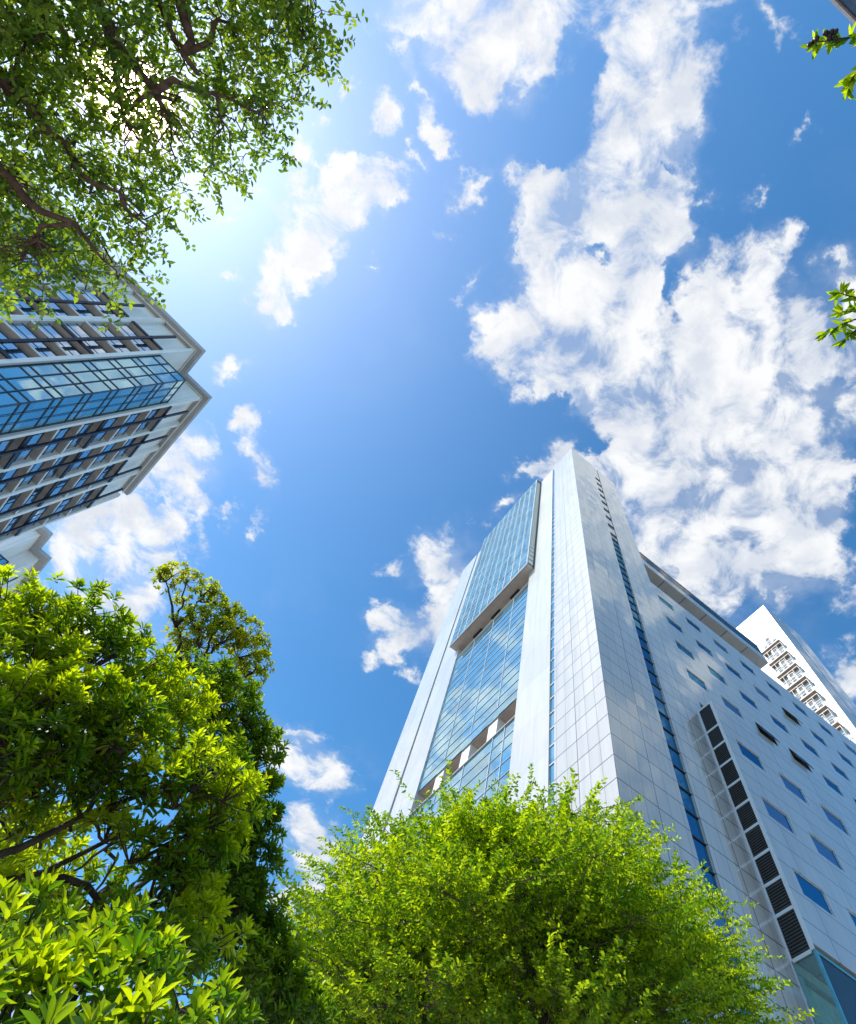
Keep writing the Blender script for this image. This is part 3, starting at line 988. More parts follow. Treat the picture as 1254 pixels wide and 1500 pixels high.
def leaf_mesh(name, base, direc, up, length, width, tone, mats, parent, fold=0.25, droop=0.12, shape=(0.32, 0.7, 1.0, 0.72)):
    """Many folded leaves as one crown mesh. base, direc, up: n x 3; length, width, tone: n."""
    n = len(base)
    d = unit(direc)
    s = unit(np.cross(d, up))
    u = np.cross(s, d)
    L = length[:, None]; W = width[:, None] * .5
    a, b, wa, wb = shape
    p0 = base
    tip = base + d * L - u * L * droop
    ml = base + d * L * a + u * L * .02
    mh = base + d * L * b - u * L * droop * .4
    lift = u * W * fold * 2
    l1 = ml - s * W * wa + lift; l2 = mh - s * W * wb + lift
    r1 = ml + s * W * wa + lift; r2 = mh + s * W * wb + lift
    V = np.stack([p0, l1, l2, tip, r2, r1], 1).reshape(-1, 3)
    k = np.arange(n)[:, None] * 6
    F = np.concatenate([k + np.array([0, 3, 2, 1]), k + np.array([0, 5, 4, 3])], 1).reshape(-1, 4)
    me = bpy.data.meshes.new(name)
    nf = len(F)
    me.vertices.add(len(V)); me.loops.add(nf * 4); me.polygons.add(nf)
    me.vertices.foreach_set('co', V.astype(np.float32).ravel())
    me.loops.foreach_set('vertex_index', F.astype(np.int32).ravel())
    me.polygons.foreach_set('loop_start', np.arange(nf, dtype=np.int32) * 4)
    me.polygons.foreach_set('loop_total', np.full(nf, 4, np.int32))
    me.update(calc_edges=True)
    at_ = me.attributes.new('tone', 'FLOAT', 'POINT')
    at_.data.foreach_set('value', np.repeat(tone, 6).astype(np.float32))
    for m in mats:
        me.materials.append(m)
    return link(name, me, parent)


def rnd_dirs(n):
    return unit(rng.normal(size=(n, 3)))


def curve(a, b, sag=0.0, steps=6, wob=0.06, bow=None):
    """A wandering line from a to b, lifted or sagging in the middle."""
    a, b = np.array(a, float), np.array(b, float)
    L = np.linalg.norm(b - a)
    ts = np.linspace(0, 1, steps + 1)
    off = rng.normal(size=(steps + 1, 3)) * wob * L / steps * 2
    off[0] = off[-1] = 0
    pts = a + (b - a) * ts[:, None] + off
    pts[:, 2] += sag * L * 4 * ts * (1 - ts) * .5
    return pts


def tree_root(name, base, label, cat='tree', group=None):
    return thing(name, tuple(base), 0, label, cat, group)


def wood(name, lines, parent, origin, material):
    mb = MB()
    o = np.array(origin)
    for pts, r0, r1, sides in lines:
        p = np.asarray(pts) - o
        k = len(p)
        mb.tube([tuple(q) for q in p], [r0 + (r1 - r0) * (i / (k - 1)) ** .8 for i in range(k)], sides)
    return mb.build(name, material, parent, smooth=True)


def nearest(nodes, p, prefer_below=True):
    nodes = np.asarray(nodes)
    d = np.linalg.norm(nodes - p, axis=1)
    if prefer_below:
        d = d + np.maximum(nodes[:, 2] - p[2], 0) * 1.5
    return nodes[int(np.argmin(d))]


M_LEAF_ROUND = leaf_mat('fresh zelkova leaf', (0.08, 0.18, 0.008), (0.40, 0.49, 0.012), (2.0, 1.95, 0.7), .4, .36, share=.56)
M_LEAF_GLOSSY = leaf_mat('glossy evergreen leaf', (0.06, 0.15, 0.008), (0.38, 0.46, 0.008), (2.2, 2.1, 0.6), .5, .34, share=.6)
M_LEAF_DARK = leaf_mat('dark evergreen leaf', (0.04, 0.11, 0.010), (0.22, 0.32, 0.014), (2.0, 2.0, 0.6), .5, .34, share=.54)
M_LEAF_OLIVE = leaf_mat('olive yellow leaf', (0.09, 0.16, 0.010), (0.38, 0.40, 0.012), (2.0, 1.95, 0.5), .4, .4, share=.58)
M_LEAF_CAMPHOR = leaf_mat('camphor leaf', (0.07, 0.15, 0.014), (0.24, 0.33, 0.03), (2.0, 1.9, 0.8), .6, .3, share=.52)
M_BARK = bark_mat('grey brown bark', (0.05, 0.035, 0.026), (0.13, 0.10, 0.08))
M_BARK_RED = bark_mat('reddish brown bark', (0.075, 0.040, 0.030), (0.19, 0.11, 0.085))
M_BARK_DARK = bark_mat('dark bark', (0.022, 0.016, 0.012), (0.07, 0.05, 0.036))


def sprays_to_leaves(cen, axis, per, twig, leaf_l, leaf_w, planar=True, jitter=.35, tone0=None):
    """Alternate leaves along short twigs. cen: twig start; axis: twig direction."""
    n = len(cen)
    axis = unit(axis)
    t = (np.arange(per) + .5) / per
    side = unit(np.cross(axis, np.array([0, 0, 1.0]) + rng.normal(size=(n, 3)) * .25))
    nrm = np.cross(side, axis)
    sgn = np.where(np.arange(per) % 2 == 0, 1.0, -1.0)
    ln = twig * (0.75 + .5 * rng.random(n))
    base = cen[:, None] + axis[:, None] * (t[None, :, None] * ln[:, None, None])
    base[..., 2] -= (t ** 2 * .10)[None] * ln[:, None]
    dirs = axis[:, None] * .75 + side[:, None] * sgn[None, :, None] + rng.normal(size=(n, per, 3)) * jitter
    up = np.repeat(nrm[:, None], per, 1) + rng.normal(size=(n, per, 3)) * jitter
    L = leaf_l * (.7 + .6 * rng.random((n, per)))
    Wd = leaf_w * (.75 + .5 * rng.random((n, per)))
    tone = (rng.random((n, per)) * .6 + (tone0[:, None] if tone0 is not None else .3))
    tips = base[:, -1]
    return base.reshape(-1, 3), dirs.reshape(-1, 3), up.reshape(-1, 3), L.ravel(), Wd.ravel(), tone.ravel(), tips


def rosettes_to_leaves(cen, axis, per, leaf_l, leaf_w, spread=1.0, tone0=None, rings=2):
    """Whorls of long leaves round shoot tips; inner leaves stand up, outer ones spread out."""
    n = len(cen)
    axis = unit(axis)
    a = unit(np.cross(axis, rnd_dirs(n)))
    b = np.cross(axis, a)
    i = np.arange(per)
    phi = i * 2.39996 + rng.random((n, 1)) * 6.28
    f = (i + .5) / per                                      # 0 centre .. 1 outside
    el = (1.25 - 1.25 * f * spread)[None] + rng.normal(size=(n, per)) * .16
    d = (a[:, None] * np.cos(phi)[..., None] + b[:, None] * np.sin(phi)[..., None]) * np.cos(el)[..., None] + axis[:, None] * np.sin(el)[..., None]
    base = cen[:, None] - axis[:, None] * (f[None, :, None] * leaf_l * .55)
    up = axis[:, None] * np.cos(el)[..., None] - (a[:, None] * np.cos(phi)[..., None] + b[:, None] * np.sin(phi)[..., None]) * np.sin(el)[..., None]
    up = up + rng.normal(size=(n, per, 3)) * .18
    L = leaf_l * (.62 + .45 * f)[None] * (.8 + .4 * rng.random((n, per)))
    W = leaf_w * (.8 + .4 * rng.random((n, per)))
    tone = rng.random((n, per)) * .35 + (1 - f)[None] * .35 + (tone0[:, None] if tone0 is not None else .2)
    return base.reshape(-1, 3), d.reshape(-1, 3), up.reshape(-1, 3), L.ravel(), W.ravel(), tone.ravel()


def P3(px, py, d):
    return np.array(at(px, py, d))


def build_round_tree():
    """Vase-shaped street tree with a broad dome of fine leaves, in front of the tower."""
    base = np.array([3.05, 10.3, 0.0])
    t = tree_root('round_tree', base, 'broad round tree with fine fresh green leaves in front of the white tower')
    lines, nodes = [], []
    top = np.array([3.0, 10.25, 2.9])
    tr = curve(base, top, 0, 4, .03)
    lines.append((tr, .21, .16, 10))
    cx, cy, cz = 2.8, 10.3, 5.95
    rx, ry, rz = 3.95, 3.7, 2.55
    # limbs fan up and out
    for k in range(11):
        an = k / 11 * 6.283 + rng.normal() * .15
        rr = (.35 + .45 * ((k * 7) % 11) / 11)
        end = np.array([cx + math.cos(an) * rx * rr, cy + math.sin(an) * ry * rr, cz + rz * (.40 - .35 * rr) + rng.normal() * .2])
        st = tr[-1 - (k % 2)]
        c = curve(st, end, .10, 9, .10)
        lines.append((c, .10, .018, 7))
        nodes += list(c[2:])
        for q in range(4):
            j = rng.integers(3, 8)
            e = c[j] + (end - st) * .20 + rng.normal(size=3) * .6
            c2 = curve(c[j], e, .06, 5, .1)
            lines.append((c2, .03, .008, 5))
            nodes += list(c2[1:])
    # clumps: shallow tilted layers spread through the outer part of the dome
    # the dome is lower at its sides: height limits seen from the plaza in front of it
    DOME_X = [380, 440, 500, 560, 650, 740, 850, 910, 960, 1010, 1045, 1075]
    DOME_Y = [1500, 1365, 1300, 1245, 1205, 1192, 1202, 1210, 1240, 1300, 1390, 1520]
    heads = []
    tries = 0
    while len(heads) < 150 and tries < 30000:
        tries += 1
        v = rnd_dirs(1)[0]
        rad = .80 + .24 * rng.random() if rng.random() < .72 else .45 + .3 * rng.random()
        p = np.array([cx + v[0] * rx * rad, cy + v[1] * ry * rad, cz + v[2] * rz * rad * (1 if v[2] > 0 else .55)])
        left_ = (p - np.array([cx, cy, cz])) @ np.array([-.95, .3, 0])
        if p[2] > cz + rz * (1.02 - .16 * max(left_, 0)) or p[2] < 5.0:
            continue
        if p[2] < 6.5 and rng.random() < .55:
            continue
        w_ = VIEW @ Vector(p - np.array([0, 0, CAM_Z]))
        sx, sy = w_[0] / w_[2] * CAM_F + CAM_PX, w_[1] / w_[2] * CAM_F + CAM_PY
        if sy < np.interp(sx, DOME_X, DOME_Y):
            continue
        if heads and np.min(np.linalg.norm((np.array(heads) - p) * np.array([1, 1, 1.5]), axis=1)) < .76:
            continue
        heads.append(p)
    cl = []
    for h in heads:
        n_ = int(rng.integers(5, 8))
        s_ = .75 + .5 * rng.random()
        for q in range(n_):
            o_ = rng.normal(size=3) * np.array([.40, .40, .14]) * s_
            p = h + o_
            w_ = VIEW @ Vector(p - np.array([0, 0, CAM_Z]))
            sx, sy = w_[0] / w_[2] * CAM_F + CAM_PX, w_[1] / w_[2] * CAM_F + CAM_PY
            if sx > 1098 or sy < np.interp(sx, DOME_X + [1110], DOME_Y + [1640]) - 22:
                continue
            cl.append(p)
    cl = np.array(cl)
    C_, A_, T_ = [], [], []
    twigs = []
    cen = np.array([cx, cy, cz - 1.6])
    for p in cl:
        out = unit((p - cen)[None])[0]
        out = unit((out + np.array([0, 0, .18]))[None])[0]
        nd = nearest(nodes, p)
        twigs.append((curve(nd, p, .08, 4, .12), .014, .005, 4))
        k = int(rng.integers(15, 24))
        off = rng.normal(size=(k, 3)) * np.array([.30, .30, .08]); off[:, 2] += (off[:, :2] @ out[:2]) * -.25
        # tilt the layer so that it faces outward a little
        pos = p + off
        ax = unit(off * np.array([1, 1, .6]) + out * .38 + rng.normal(size=(k, 3)) * .12)
        ax[:, 2] = ax[:, 2] * .32 + .05
        C_.append(pos); A_.append(ax); T_.append(np.full(k, -.06 + .44 * rng.random()))
        for q in range(0, k, 3):
            twigs.append((np.stack([p, (p + pos[q]) / 2 + rng.normal(size=3) * .03, pos[q] + ax[q] * .25]), .006, .002, 3))
    # loose shoots standing out of the top
    for px, py in ((845, 1172), (860, 1175), (735, 1160), (700, 1165), (925, 1180), (985, 1230)):
        p = P3(px, py + 45, 9.3)
        for q in range(2):
            C_.append(p[None] + rng.normal(size=(1, 3)) * .10); A_.append(np.array([[rng.normal() * .35, rng.normal() * .35, 1.0]])); T_.append(np.array([.3]))
    cenl, ax, tn = np.concatenate(C_), np.concatenate(A_), np.concatenate(T_)
    B_, D_, U_, L_, W_, T2, tips = sprays_to_leaves(cenl, ax, 17, .40, .066, .033, jitter=.42, tone0=tn)
    o = base
    leaf_mesh('crown', B_ - o, D_, U_, L_, W_, T2, [M_LEAF_ROUND], t)
    wood('trunk', lines + twigs, t, o, M_BARK)
    return t


build_round_tree()


def clump_tree(name, label, base, trunk_lines, clumps, leafmat, bark, leaf, per=11, dens=34, group=None, tone=(0.0, .25), lean=.55, flat=.62, gap=0.0):
    """A tree given by its limbs and by leafy clumps (centre, radius) carried by them, leaves in whorls at the shoot tips."""
    t = tree_root(name, base, label, 'tree', group)
    base = np.array(base, float)
    nodes = np.concatenate([np.asarray(l[0])[1:] for l in trunk_lines])
    lines = list(trunk_lines)
    C_, A_, T_ = [], [], []
    for (c, r) in clumps:
        c = np.array(c)
        nd = nearest(nodes, c)
        br = curve(nd, c - np.array([0, 0, r * .45]), .05, 5, .12)
        lines.append((br, max(.012, .03 * r / .4), .008, 5))
        k = max(6, int(dens * (r / .4) ** 2))
        v = rnd_dirs(k)
        v[:, 2] = np.where(v[:, 2] < -.35, -v[:, 2], v[:, 2])
        rad = .55 + .5 * rng.random(k) ** .6
        pos = c + v * (r * rad)[:, None] * np.array([1.1, 1.1, flat])
        pos += rng.normal(size=(k, 3)) * r * .07
        ax = unit(v * lean + np.array([0, 0, .62]) + rng.normal(size=(k, 3)) * .22)
        C_.append(pos); A_.append(ax)
        T_.append(tone[0] + tone[1] * rng.random() + .12 * np.clip(v[:, 2], -1, 1))
        st = br[-1]
        for q in range(0, k, 2):
            mid = st + (pos[q] - st) * .55 + np.array([0, 0, -.04 * r]) + rng.normal(size=3) * .02
            lines.append((np.stack([st, mid, pos[q]]), .006, .003, 3))
    cen, ax, tn = np.concatenate(C_), np.concatenate(A_), np.concatenate(T_)
    B_, D_, U_, L_, W_, T2 = rosettes_to_leaves(cen, ax, per, leaf[0], leaf[1], tone0=tn)
    leaf_mesh('crown', B_ - base, D_, U_, L_, W_, T2, [leafmat], t, fold=.22, droop=.16, shape=(0.38, 0.72, .82, 1.0))
    wood('trunk', lines, t, base, bark)
    return t


def build_evergreens():
    # the main evergreen: big bright clumps over a dark inside
    base = np.array([-3.3, 4.2, 0.0])
    fork = np.array([-3.25, 4.15, 2.2])
    tr = curve(base, fork, 0, 4, .04)
    limbs = [(tr, .17, .13, 9)]
    for px, py, d, r0 in ((60, 900, 5.6, .07), (170, 960, 5.5, .07), (100, 1010, 5.0, .06), (240, 960, 6.0, .055), (310, 1130, 5.2, .05), (30, 1060, 5.0, .06), (150, 1100, 5.2, .06), (220, 1060, 5.4, .055), (240, 1240, 5.2, .045), (330, 1030, 6.2, .05)):
        e = P3(px, py, d)
        limbs.append((curve(tr[-1 - int(rng.integers(0, 2))], e, .12, 8, .10), r0, .012, 7))
    pts = [(-30, 880, 5.7, .45), (20, 868, 5.6, .38), (70, 875, 5.7, .32), (140, 862, 5.9, .26), (118, 895, 5.7, .30), (180, 900, 6.0, .24), (10, 930, 5.4, .40), (75, 935, 5.4, .34), (-40, 990, 5.3, .45),
           (150, 935, 5.6, .34), (205, 950, 5.8, .34), (250, 968, 6.0, .30), (215, 1000, 5.7, .30), (120, 990, 5.1, .34), (165, 1015, 5.0, .34), (195, 1050, 4.9, .30), (90, 1010, 5.0, .34), (30, 1010, 5.0, .38), (50, 1060, 4.9, .34), (-20, 1070, 4.9, .40),
           (120, 1055, 5.0, .32), (180, 1085, 5.0, .28), (255, 1040, 5.9, .28), (300, 1105, 5.0, .30), (340, 1125, 5.0, .26), (270, 1135, 5.0, .26), (320, 1160, 5.2, .28), (230, 1120, 5.0, .24),
           (10, 1120, 5.1, .36), (70, 1115, 5.2, .30), (130, 1125, 5.2, .28), (180, 1140, 5.1, .24), (170, 1185, 5.1, .22), (205, 1215, 5.1, .22), (250, 1225, 5.2, .28), (290, 1220, 5.3, .28), (240, 1270, 5.2, .26), (280, 1290, 5.2, .28), (300, 1340, 5.2, .30), (-20, 1180, 5.3, .34), (40, 1175, 5.4, .24), (100, 1180, 5.5, .2), (20, 1290, 5.2, .26), (190, 1330, 5.0, .3), (260, 1380, 5.0, .34), (100, 1340, 5.2, .3), (40, 1215, 6.0, .24), (110, 1235, 6.0, .2), (10, 1255, 6.1, .26), (150, 1265, 6.0, .2), (75, 1280, 6.0, .22), (290, 1060, 5.6, .3), (330, 1080, 5.8, .26), (275, 1000, 5.8, .28), (310, 1200, 5.3, .26), (360, 1150, 5.6, .22)]
    clump_tree('evergreen_tree', 'large glossy evergreen tree with bright yellow green clumps over a dark inside', base, limbs, [(P3(a, b + 30, c), r * .94) for a, b, c, r in pts], M_LEAF_GLOSSY, M_BARK_DARK, (.092, .0225), per=14, dens=58, tone=(-.12, .48), flat=.52)
    # low young evergreen close by
    base = np.array([-1.35, 2.35, 0.0])
    fork = np.array([-1.32, 2.4, 1.2])
    tr = curve(base, fork, 0, 3, .05)
    limbs = [(tr, .07, .05, 7)]
    for px, py, d in ((60, 1380, 3.2), (150, 1390, 3.1), (240, 1400, 3.3), (40, 1470, 2.9), (180, 1480, 2.9)):
        limbs.append((curve(tr[-1], P3(px, py + 30, d), .08, 6, .08), .03, .01, 6))
    pts = [(0, 1335, 3.4, .18), (60, 1330, 3.4, .18), (115, 1325, 3.4, .16), (165, 1345, 3.3, .15), (215, 1365, 3.25, .15), (250, 1400, 3.2, .13), (20, 1385, 3.1, .17), (85, 1385, 3.1, .16), (145, 1390, 3.0, .16), (200, 1415, 3.0, .15), (10, 1440, 2.9, .17), (75, 1445, 2.9, .16), (140, 1445, 2.85, .15), (205, 1465, 2.9, .15), (255, 1470, 3.1, .16), (300, 1440, 3.4, .18), (290, 1495, 3.2, .18), (40, 1490, 2.7, .16), (110, 1495, 2.7, .15), (180, 1500, 2.75, .15), (-30, 1400, 3.0, .18), (-30, 1500, 2.8, .2), (240, 1530, 2.9, .18), (100, 1550, 2.7, .18)]
    clump_tree('young_evergreen', 'young evergreen close by with long glossy yellow green leaves at its shoot tips', base, limbs, [(P3(a + rng.normal() * 12, b + 34 + rng.normal() * 12, c + rng.normal() * .1), r * .92) for a, b, c, r in pts], M_LEAF_GLOSSY, M_BARK_DARK, (.088, .021), per=14, dens=50, tone=(-.2, .5), lean=.5)
    # darker tree behind, to the right
    base = np.array([-2.6, 6.6, 0.0])
    fork = np.array([-2.55, 6.55, 2.4])
    tr = curve(base, fork, 0, 4, .04)
    limbs = [(tr, .15, .12, 8)]
    for px, py, d in ((360, 1060, 6.9), (375, 1160, 6.8), (330, 1230, 6.7), (350, 1330, 6.6), (390, 1420, 6.9), (300, 1180, 6.6)):
        limbs.append((curve(tr[-1], P3(px, py, d), .12, 7, .08), .055, .012, 6))
    pts = [(285, 1005, 6.7, .34), (330, 1015, 6.7, .32), (300, 1045, 6.6, .34), (365, 1040, 6.9, .26), (345, 1070, 6.8, .34), (385, 1075, 7.0, .20), (300, 1090, 6.7, .36), (375, 1115, 6.9, .30), (345, 1140, 6.8, .36), (392, 1150, 7.0, .20), (370, 1185, 6.9, .32), (330, 1200, 6.8, .36), (385, 1215, 7.0, .22), (350, 1250, 6.8, .36), (300, 1250, 6.7, .34), (370, 1270, 6.9, .26), (325, 1300, 6.7, .36), (360, 1330, 6.8, .30), (385, 1345, 6.9, .22), (330, 1360, 6.6, .36), (370, 1390, 6.8, .34), (400, 1400, 7.0, .26), (340, 1420, 6.6, .36), (385, 1450, 6.8, .36), (420, 1455, 7.0, .28), (350, 1490, 6.6, .38), (410, 1500, 6.9, .36), (290, 1330, 6.7, .3), (440, 1500, 7.1, .3), (300, 1150, 6.7, .3)]
    clump_tree('dark_evergreen', 'dark evergreen tree behind the bright one, its edge against the blue sky', base, limbs, [(P3(a, b, c), r) for a, b, c, r in pts], M_LEAF_DARK, M_BARK_DARK, (.098, .025), per=13, dens=58, tone=(-.1, .4), lean=.7, flat=.8)
    # thin airy tree farther back
    base = np.array(P3(290, 1100, 11.0)); base[2] = 0
    e0 = P3(262, 1000, 10.6)
    tr = curve(base, e0, 0, 8, .03)
    limbs = [(tr, .13, .06, 8)]
    ends = {}
    def limb(st, px, py, d, r0=.045, w=.12):
        c = curve(st, P3(px, py, d), .03, 7, w)
        limbs.append((c, r0, .01, 6)); return c
    c1 = limb(tr[-1], 258, 905, 10.9, .055)
    limb(c1[-2], 243, 852, 11.0, .028); limb(c1[-1], 275, 850, 11.0, .022)
    c2 = limb(c1[-2], 300, 870, 11.0, .035); limb(c2[-3], 315, 882, 11.0, .02)
    c3 = limb(tr[-2], 300, 960, 10.5, .05)
    limb(c3[-2], 293, 915, 10.6, .03); limb(c3[-3], 345, 965, 10.5, .035); limb(c3[-1], 350, 920, 10.6, .03); limb(c3[-1], 330, 900, 10.7, .025); limb(c3[-3], 370, 985, 10.5, .025)
    pts = [(240, 848, 11, .24), (258, 840, 11, .26), (278, 850, 11, .24), (268, 880, 11, .2), (236, 838, 11, .14), (300, 868, 11, .26), (318, 880, 11, .22), (310, 862, 11, .2), (288, 900, 10.8, .22), (262, 915, 10.8, .22), (272, 930, 10.6, .3), (295, 915, 10.6, .36), (320, 905, 10.7, .34), (345, 912, 10.7, .34), (335, 890, 10.8, .24), (365, 930, 10.6, .32), (380, 950, 10.6, .26), (300, 940, 10.5, .34), (330, 935, 10.5, .36), (355, 955, 10.5, .34), (380, 975, 10.5, .26), (365, 985, 10.5, .3), (340, 985, 10.4, .3), (262, 950, 10.6, .24), (285, 975, 10.4, .26), (350, 1010, 10.4, .26), (370, 1015, 10.4, .2), (318, 990, 10.4, .22), (270, 990, 10.5, .24)]
    clump_tree('airy_tree', 'thin airy tree with small olive yellow leaves standing above the dark evergreen', base, limbs, [(P3(a, b, c), r * .95) for a, b, c, r in pts], M_LEAF_OLIVE, M_BARK_DARK, (.085, .032), per=9, dens=60, tone=(.0, .45), lean=.6)


build_evergreens()


EVERGREEN = np.array([P3(x, y, d) for x, y, d in ((0, 880, 5.6), (70, 900, 5.6), (150, 900, 5.8), (40, 960, 5.3), (130, 960, 5.3), (210, 960, 5.8), (30, 1040, 5), (120, 1030, 5), (190, 1070, 5), (300, 1130, 5), (340, 1150, 5.1), (10, 1120, 5.1), (100, 1380, 3.1), (200, 1400, 3.1), (50, 1450, 2.9), (150, 1460, 2.9), (270, 1450, 3.3), (20, 1340, 3.3))])


def inside(poly, x, y):
    r = False
    j = len(poly) - 1
    for i in range(len(poly)):
        if (poly[i][1] > y) != (poly[j][1] > y) and x < (poly[j][0] - poly[i][0]) * (y - poly[i][1]) / (poly[j][1] - poly[i][1]) + poly[i][0]:
            r = not r
        j = i
    return r


def build_camphor():
    base = np.array([-7.6, -2.4, 0.0])
    t = tree_root('overhanging_tree', base, 'overhanging tree with crooked brown limbs, its leaves lit from behind by the sun')
    fork = np.array([-7.4, -2.3, 4.0])
    tr = curve(base, fork, 0, 5, .03)
    lines = [(tr, .30, .22, 10)]
    nodes = []
    def limb(pts, r0, r1, src=None):
        p = [P3(*q) for q in pts]
        if src is not None:
            p = [np.array(src)] + p
        # smooth the corners a little
        out = []
        for i in range(len(p) - 1):
            for s_ in (0, .5):
                out.append(p[i] + (p[i + 1] - p[i]) * s_ + rng.normal(size=3) * (.018 if i or s_ else 0))
        out.append(p[-1])
        out = np.array(out)
        lines.append((out, r0 * .78, r1 * .78, 8)); nodes.extend(list(out[1:]))
        return out
    b1 = limb([(60, -160, 6.6), (133, 0, 6.3), (166, 62, 6.2), (203, 105, 6.1), (240, 160, 6.0)], .11, .03, fork)
    b2 = limb([(230, -140, 6.4), (265, 0, 6.1), (278, 46, 6.0), (272, 75, 6.0), (290, 108, 5.9)], .085, .025, b1[2])
    limb([(307, 58, 6.0), (321, 30, 6.1), (345, 20, 6.1)], .04, .012, b2[-3])
    limb([(205, -60, 6.3), (228, 0, 6.2), (245, 41, 6.1), (272, 72, 6.0)], .055, .02, b1[4])
    b4 = limb([(245, 128, 5.9), (257, 116, 5.9), (290, 133, 5.9), (344, 143, 5.9), (380, 165, 5.9)], .05, .012, b1[-2])
    limb([(320, 150, 5.9), (322, 172, 5.9)], .025, .008, b4[-4])
    limb([(180, 170, 5.9), (160, 60, 6.0)], .03, .01, b4[1])
    b5 = limb([(-80, 60, 6.4), (30, 130, 6.1), (75, 191, 5.9), (95, 211, 5.9), (120, 253, 5.8), (166, 282, 5.7), (215, 330, 5.6)], .08, .012, fork)
    b6 = limb([(-90, 190, 6.2), (0, 249, 5.9), (25, 270, 5.8), (62, 307, 5.7), (104, 328, 5.6), (129, 348, 5.6), (150, 380, 5.5)], .075, .012, fork)
    limb([(58, 330, 5.7), (56, 352, 5.7)], .03, .012, b6[-5])
    limb([(15, 145, 6.0), (8, 120, 6.0), (25, 108, 6.0), (40, 60, 6.0)], .04, .012, b5[3])
    limb([(350, -40, 6.2), (420, 20, 6.1), (460, 70, 6.1)], .04, .012, b2[1])
    limb([(60, 40, 6.2), (62, 0, 6.2), (40, -40, 6.2)], .04, .02, b1[3])
    poly = [(-260, -260), (440, -260), (476, 10), (470, 60), (455, 110), (420, 165), (408, 195), (378, 235), (352, 250), (320, 248), (285, 268), (248, 285), (243, 330), (215, 365), (195, 400), (186, 425), (165, 415), (150, 400), (100, 395), (60, 405), (10, 410), (-260, 420)]
    gaps = [(300, 75, 24, 34), (322, 108, 16, 20), (190, 138, 72, 60), (255, 165, 22, 14), (110, 30, 16, 22), (215, 250, 10, 16), (150, 300, 12, 10), (75, 250, 14, 10), (95, 75, 14, 14), (250, 25, 10, 22), (60, 340, 10, 8)]
    cl = []
    tries = 0
    while len(cl) < 420 and tries < 40000:
        tries += 1
        x, y = rng.uniform(-250, 500), rng.uniform(-250, 428)
        if not inside(poly, x, y):
            continue
        off = x < -70 or y < -70
        if any(((x - g[0]) / (g[2] + 14)) ** 2 + ((y - g[1]) / (g[3] + 14)) ** 2 < 1 for g in gaps) and rng.random() < .93:
            continue
        sp = 48 if off else 22
        if cl and min((x - c[0]) ** 2 + (y - c[1]) ** 2 for c in cl) < sp * sp:
            continue
        d = 5.75 + 1.3 * rng.random()
        if off:
            # keep the open air through which the sun reaches the evergreens
            p = P3(x, y, d)
            s_ = np.array(SUN)
            w = EVERGREEN - p
            along = w @ s_
            if np.any((along < 0) & (np.linalg.norm(w - along[:, None] * s_, axis=1) < .75)):
                continue
        cl.append((x, y, d))
    nd = np.array(nodes)
    C_, A_, T_, tw = [], [], [], []
    for x, y, d in cl:
        p = P3(x, y, d)
        n0 = nearest(nd, p, False)
        if np.linalg.norm(n0 - p) < 1.7:
            tw.append((curve(n0, p, .04, 5, .16), .010, .004, 4))
        k = int(rng.integers(6, 10))
        offs = rng.normal(size=(k, 3)) * np.array([.12, .12, .10])
        C_.append(p + offs); A_.append(unit(offs + rng.normal(size=(k, 3)) * .08 + np.array([.03, .03, -.02]))); T_.append(np.full(k, .5 * rng.random()))
        for q in range(0, k, 3):
            tw.append((np.stack([p, p + offs[q] * .5 + rng.normal(size=3) * .015, p + offs[q] + A_[-1][q] * .15]), .004, .002, 3))
    cen, ax, tn = np.concatenate(C_), np.concatenate(A_), np.concatenate(T_)
    B_, D_, U_, L_, W_, T2, tips = sprays_to_leaves(cen, ax, 8, .20, .064, .032, jitter=.5, tone0=tn)
    leaf_mesh('crown', B_ - base, D_, U_, L_, W_, T2, [M_LEAF_CAMPHOR], t, fold=.2, droop=.15, shape=(.36, .68, 1.0, .8))
    wood('trunk', lines + tw, t, base, M_BARK_RED)


build_camphor()


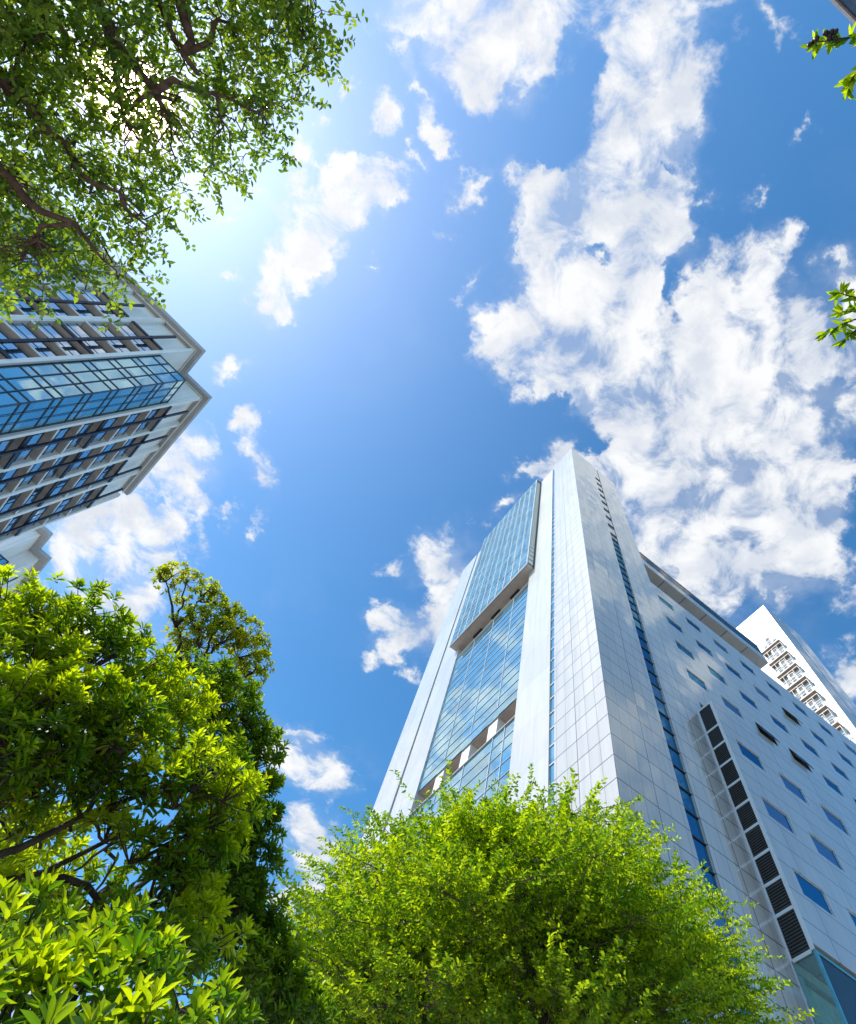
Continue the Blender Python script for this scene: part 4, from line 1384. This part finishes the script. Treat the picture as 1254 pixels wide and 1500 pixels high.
def build_right_tree():
    q = ray(1420, 300)
    base = np.array([q.x, q.y, 0.0]) / math.hypot(q.x, q.y) * 3.9
    t = tree_root('side_tree', base, 'leafy twigs with dark berries reaching in from a tree on the right')
    fork = base + np.array([0, 0, 3.4])
    tr = curve(base, fork, 0, 4, .03)
    lines = [(tr, .14, .09, 8)]
    C_, A_ = [], []
    berries = MB()
    def shoot(pts, d, r0):
        p = np.array([P3(x, y, d) for x, y in pts])
        lines.append((p, r0, .003, 5))
        return p
    d = 4.6
    m = [curve(tr[-1], P3(1300, 40, d), .1, 6, .05), curve(tr[-2], P3(1310, 470, d), .1, 6, .05)]
    for c in m:
        lines.append((c, .045, .012, 6))
        for j in range(22):
            i_ = int(rng.integers(2, 7))
            st = c[i_]
            e = st + unit(rng.normal(size=(1, 3)) + np.array([[0, 0, .3]]))[0] * (.2 + .25 * rng.random())
            w_ = VIEW @ Vector(e - np.array([0, 0, CAM_Z]))
            if w_[0] / w_[2] * CAM_F + CAM_PX < 1300:
                continue
            lines.append((np.stack([st, (st + e) / 2 + rng.normal(size=3) * .02, e]), .005, .002, 3))
            for k2 in range(14):
                x = st + (e - st) * rng.random()
                C_.append(x); A_.append(unit((unit((e - st)[None])[0] * .7 + rng.normal(size=3) * .7)[None])[0])
    s = []
    s.append(shoot([(1300, 40), (1262, 52), (1240, 56), (1222, 58), (1209, 60), (1195, 62)], d, .010))
    s.append(shoot([(1300, 40), (1285, 80), (1262, 100), (1250, 112), (1243, 128)], d, .010))
    s.append(shoot([(1310, 470), (1280, 442), (1255, 437), (1238, 432), (1228, 428)], d, .010))
    s.append(shoot([(1310, 470), (1275, 462), (1245, 470), (1225, 480), (1212, 488)], d, .010))
    s.append(shoot([(1290, 466), (1262, 478), (1248, 488), (1238, 498)], d, .007))
    s.append(shoot([(1290, 462), (1262, 455), (1242, 456), (1232, 456)], d, .006))
    for p in s:
        for i in range(1, len(p)):
            a, b = p[i - 1], p[i]
            for tt in np.linspace(0, 1, 4 if i > 1 else 5, endpoint=False):
                x = a + (b - a) * tt
                for k in range(2):
                    C_.append(x); A_.append(unit((unit((b - a)[None])[0] * .7 + rng.normal(size=3) * .75)[None])[0])
        for k in range(4):
            C_.append(p[-1]); A_.append(unit((unit((p[-1] - p[-2])[None])[0] + rng.normal(size=3) * .5)[None])[0])
    # the rest of the crown, beyond the frame
    for k in range(26):
        c = fork + np.array([rng.normal() * .9, rng.normal() * .9, 1.6 + rng.normal() * .6])
        pr = VIEW @ Vector(c - np.array([0, 0, CAM_Z]))
        if pr[2] > 0 and pr[0] / pr[2] * CAM_F + CAM_PX < 1400:
            continue
        br = curve(tr[-1], c, .05, 6, .1)
        lines.append((br, .02, .006, 5))
        for j in range(16):
            st = br[int(rng.integers(3, 7))]
            e = st + unit(rng.normal(size=(1, 3)) + np.array([[0, 0, .3]]))[0] * (.25 + .25 * rng.random())
            lines.append((np.stack([st, (st + e) / 2 + rng.normal(size=3) * .02, e]), .005, .002, 3))
            for k2 in range(16):
                x = st + (e - st) * rng.random()
                C_.append(x); A_.append(unit((unit((e - st)[None])[0] * .7 + rng.normal(size=3) * .7)[None])[0])
    C_, A_ = np.array(C_), np.array(A_)
    n = len(C_)
    leaf_mesh('crown', C_ - base, A_, rnd_dirs(n) * .5 + np.array([0, 0, 1.0]), .075 + .03 * rng.random(n), .026 + .01 * rng.random(n), rng.random(n) * .7 + .15, [M_LEAF_ROUND], t, fold=.3)
    wood('trunk', lines, t, base, M_BARK_DARK)
    for (x, y) in ((1213, 51), (1216, 49), (1211, 54), (1192, 60), (1190, 61), (1222, 56)):
        c = P3(x, y, d - .02) - base
        r = .017
        for k in range(2):
            cc = c + rng.normal(size=3) * .012
            n0 = len(berries.v)
            berries.tube([tuple(cc - np.array([0, 0, r])), tuple(cc - np.array([0, 0, r * .6])), tuple(cc), tuple(cc + np.array([0, 0, r * .6])), tuple(cc + np.array([0, 0, r]))], [.003, r * .8, r, r * .8, .003], 7)
    berries.build('berry', plain('dark berry', (0.03, 0.015, 0.02), .4), t, smooth=True)


build_right_tree()
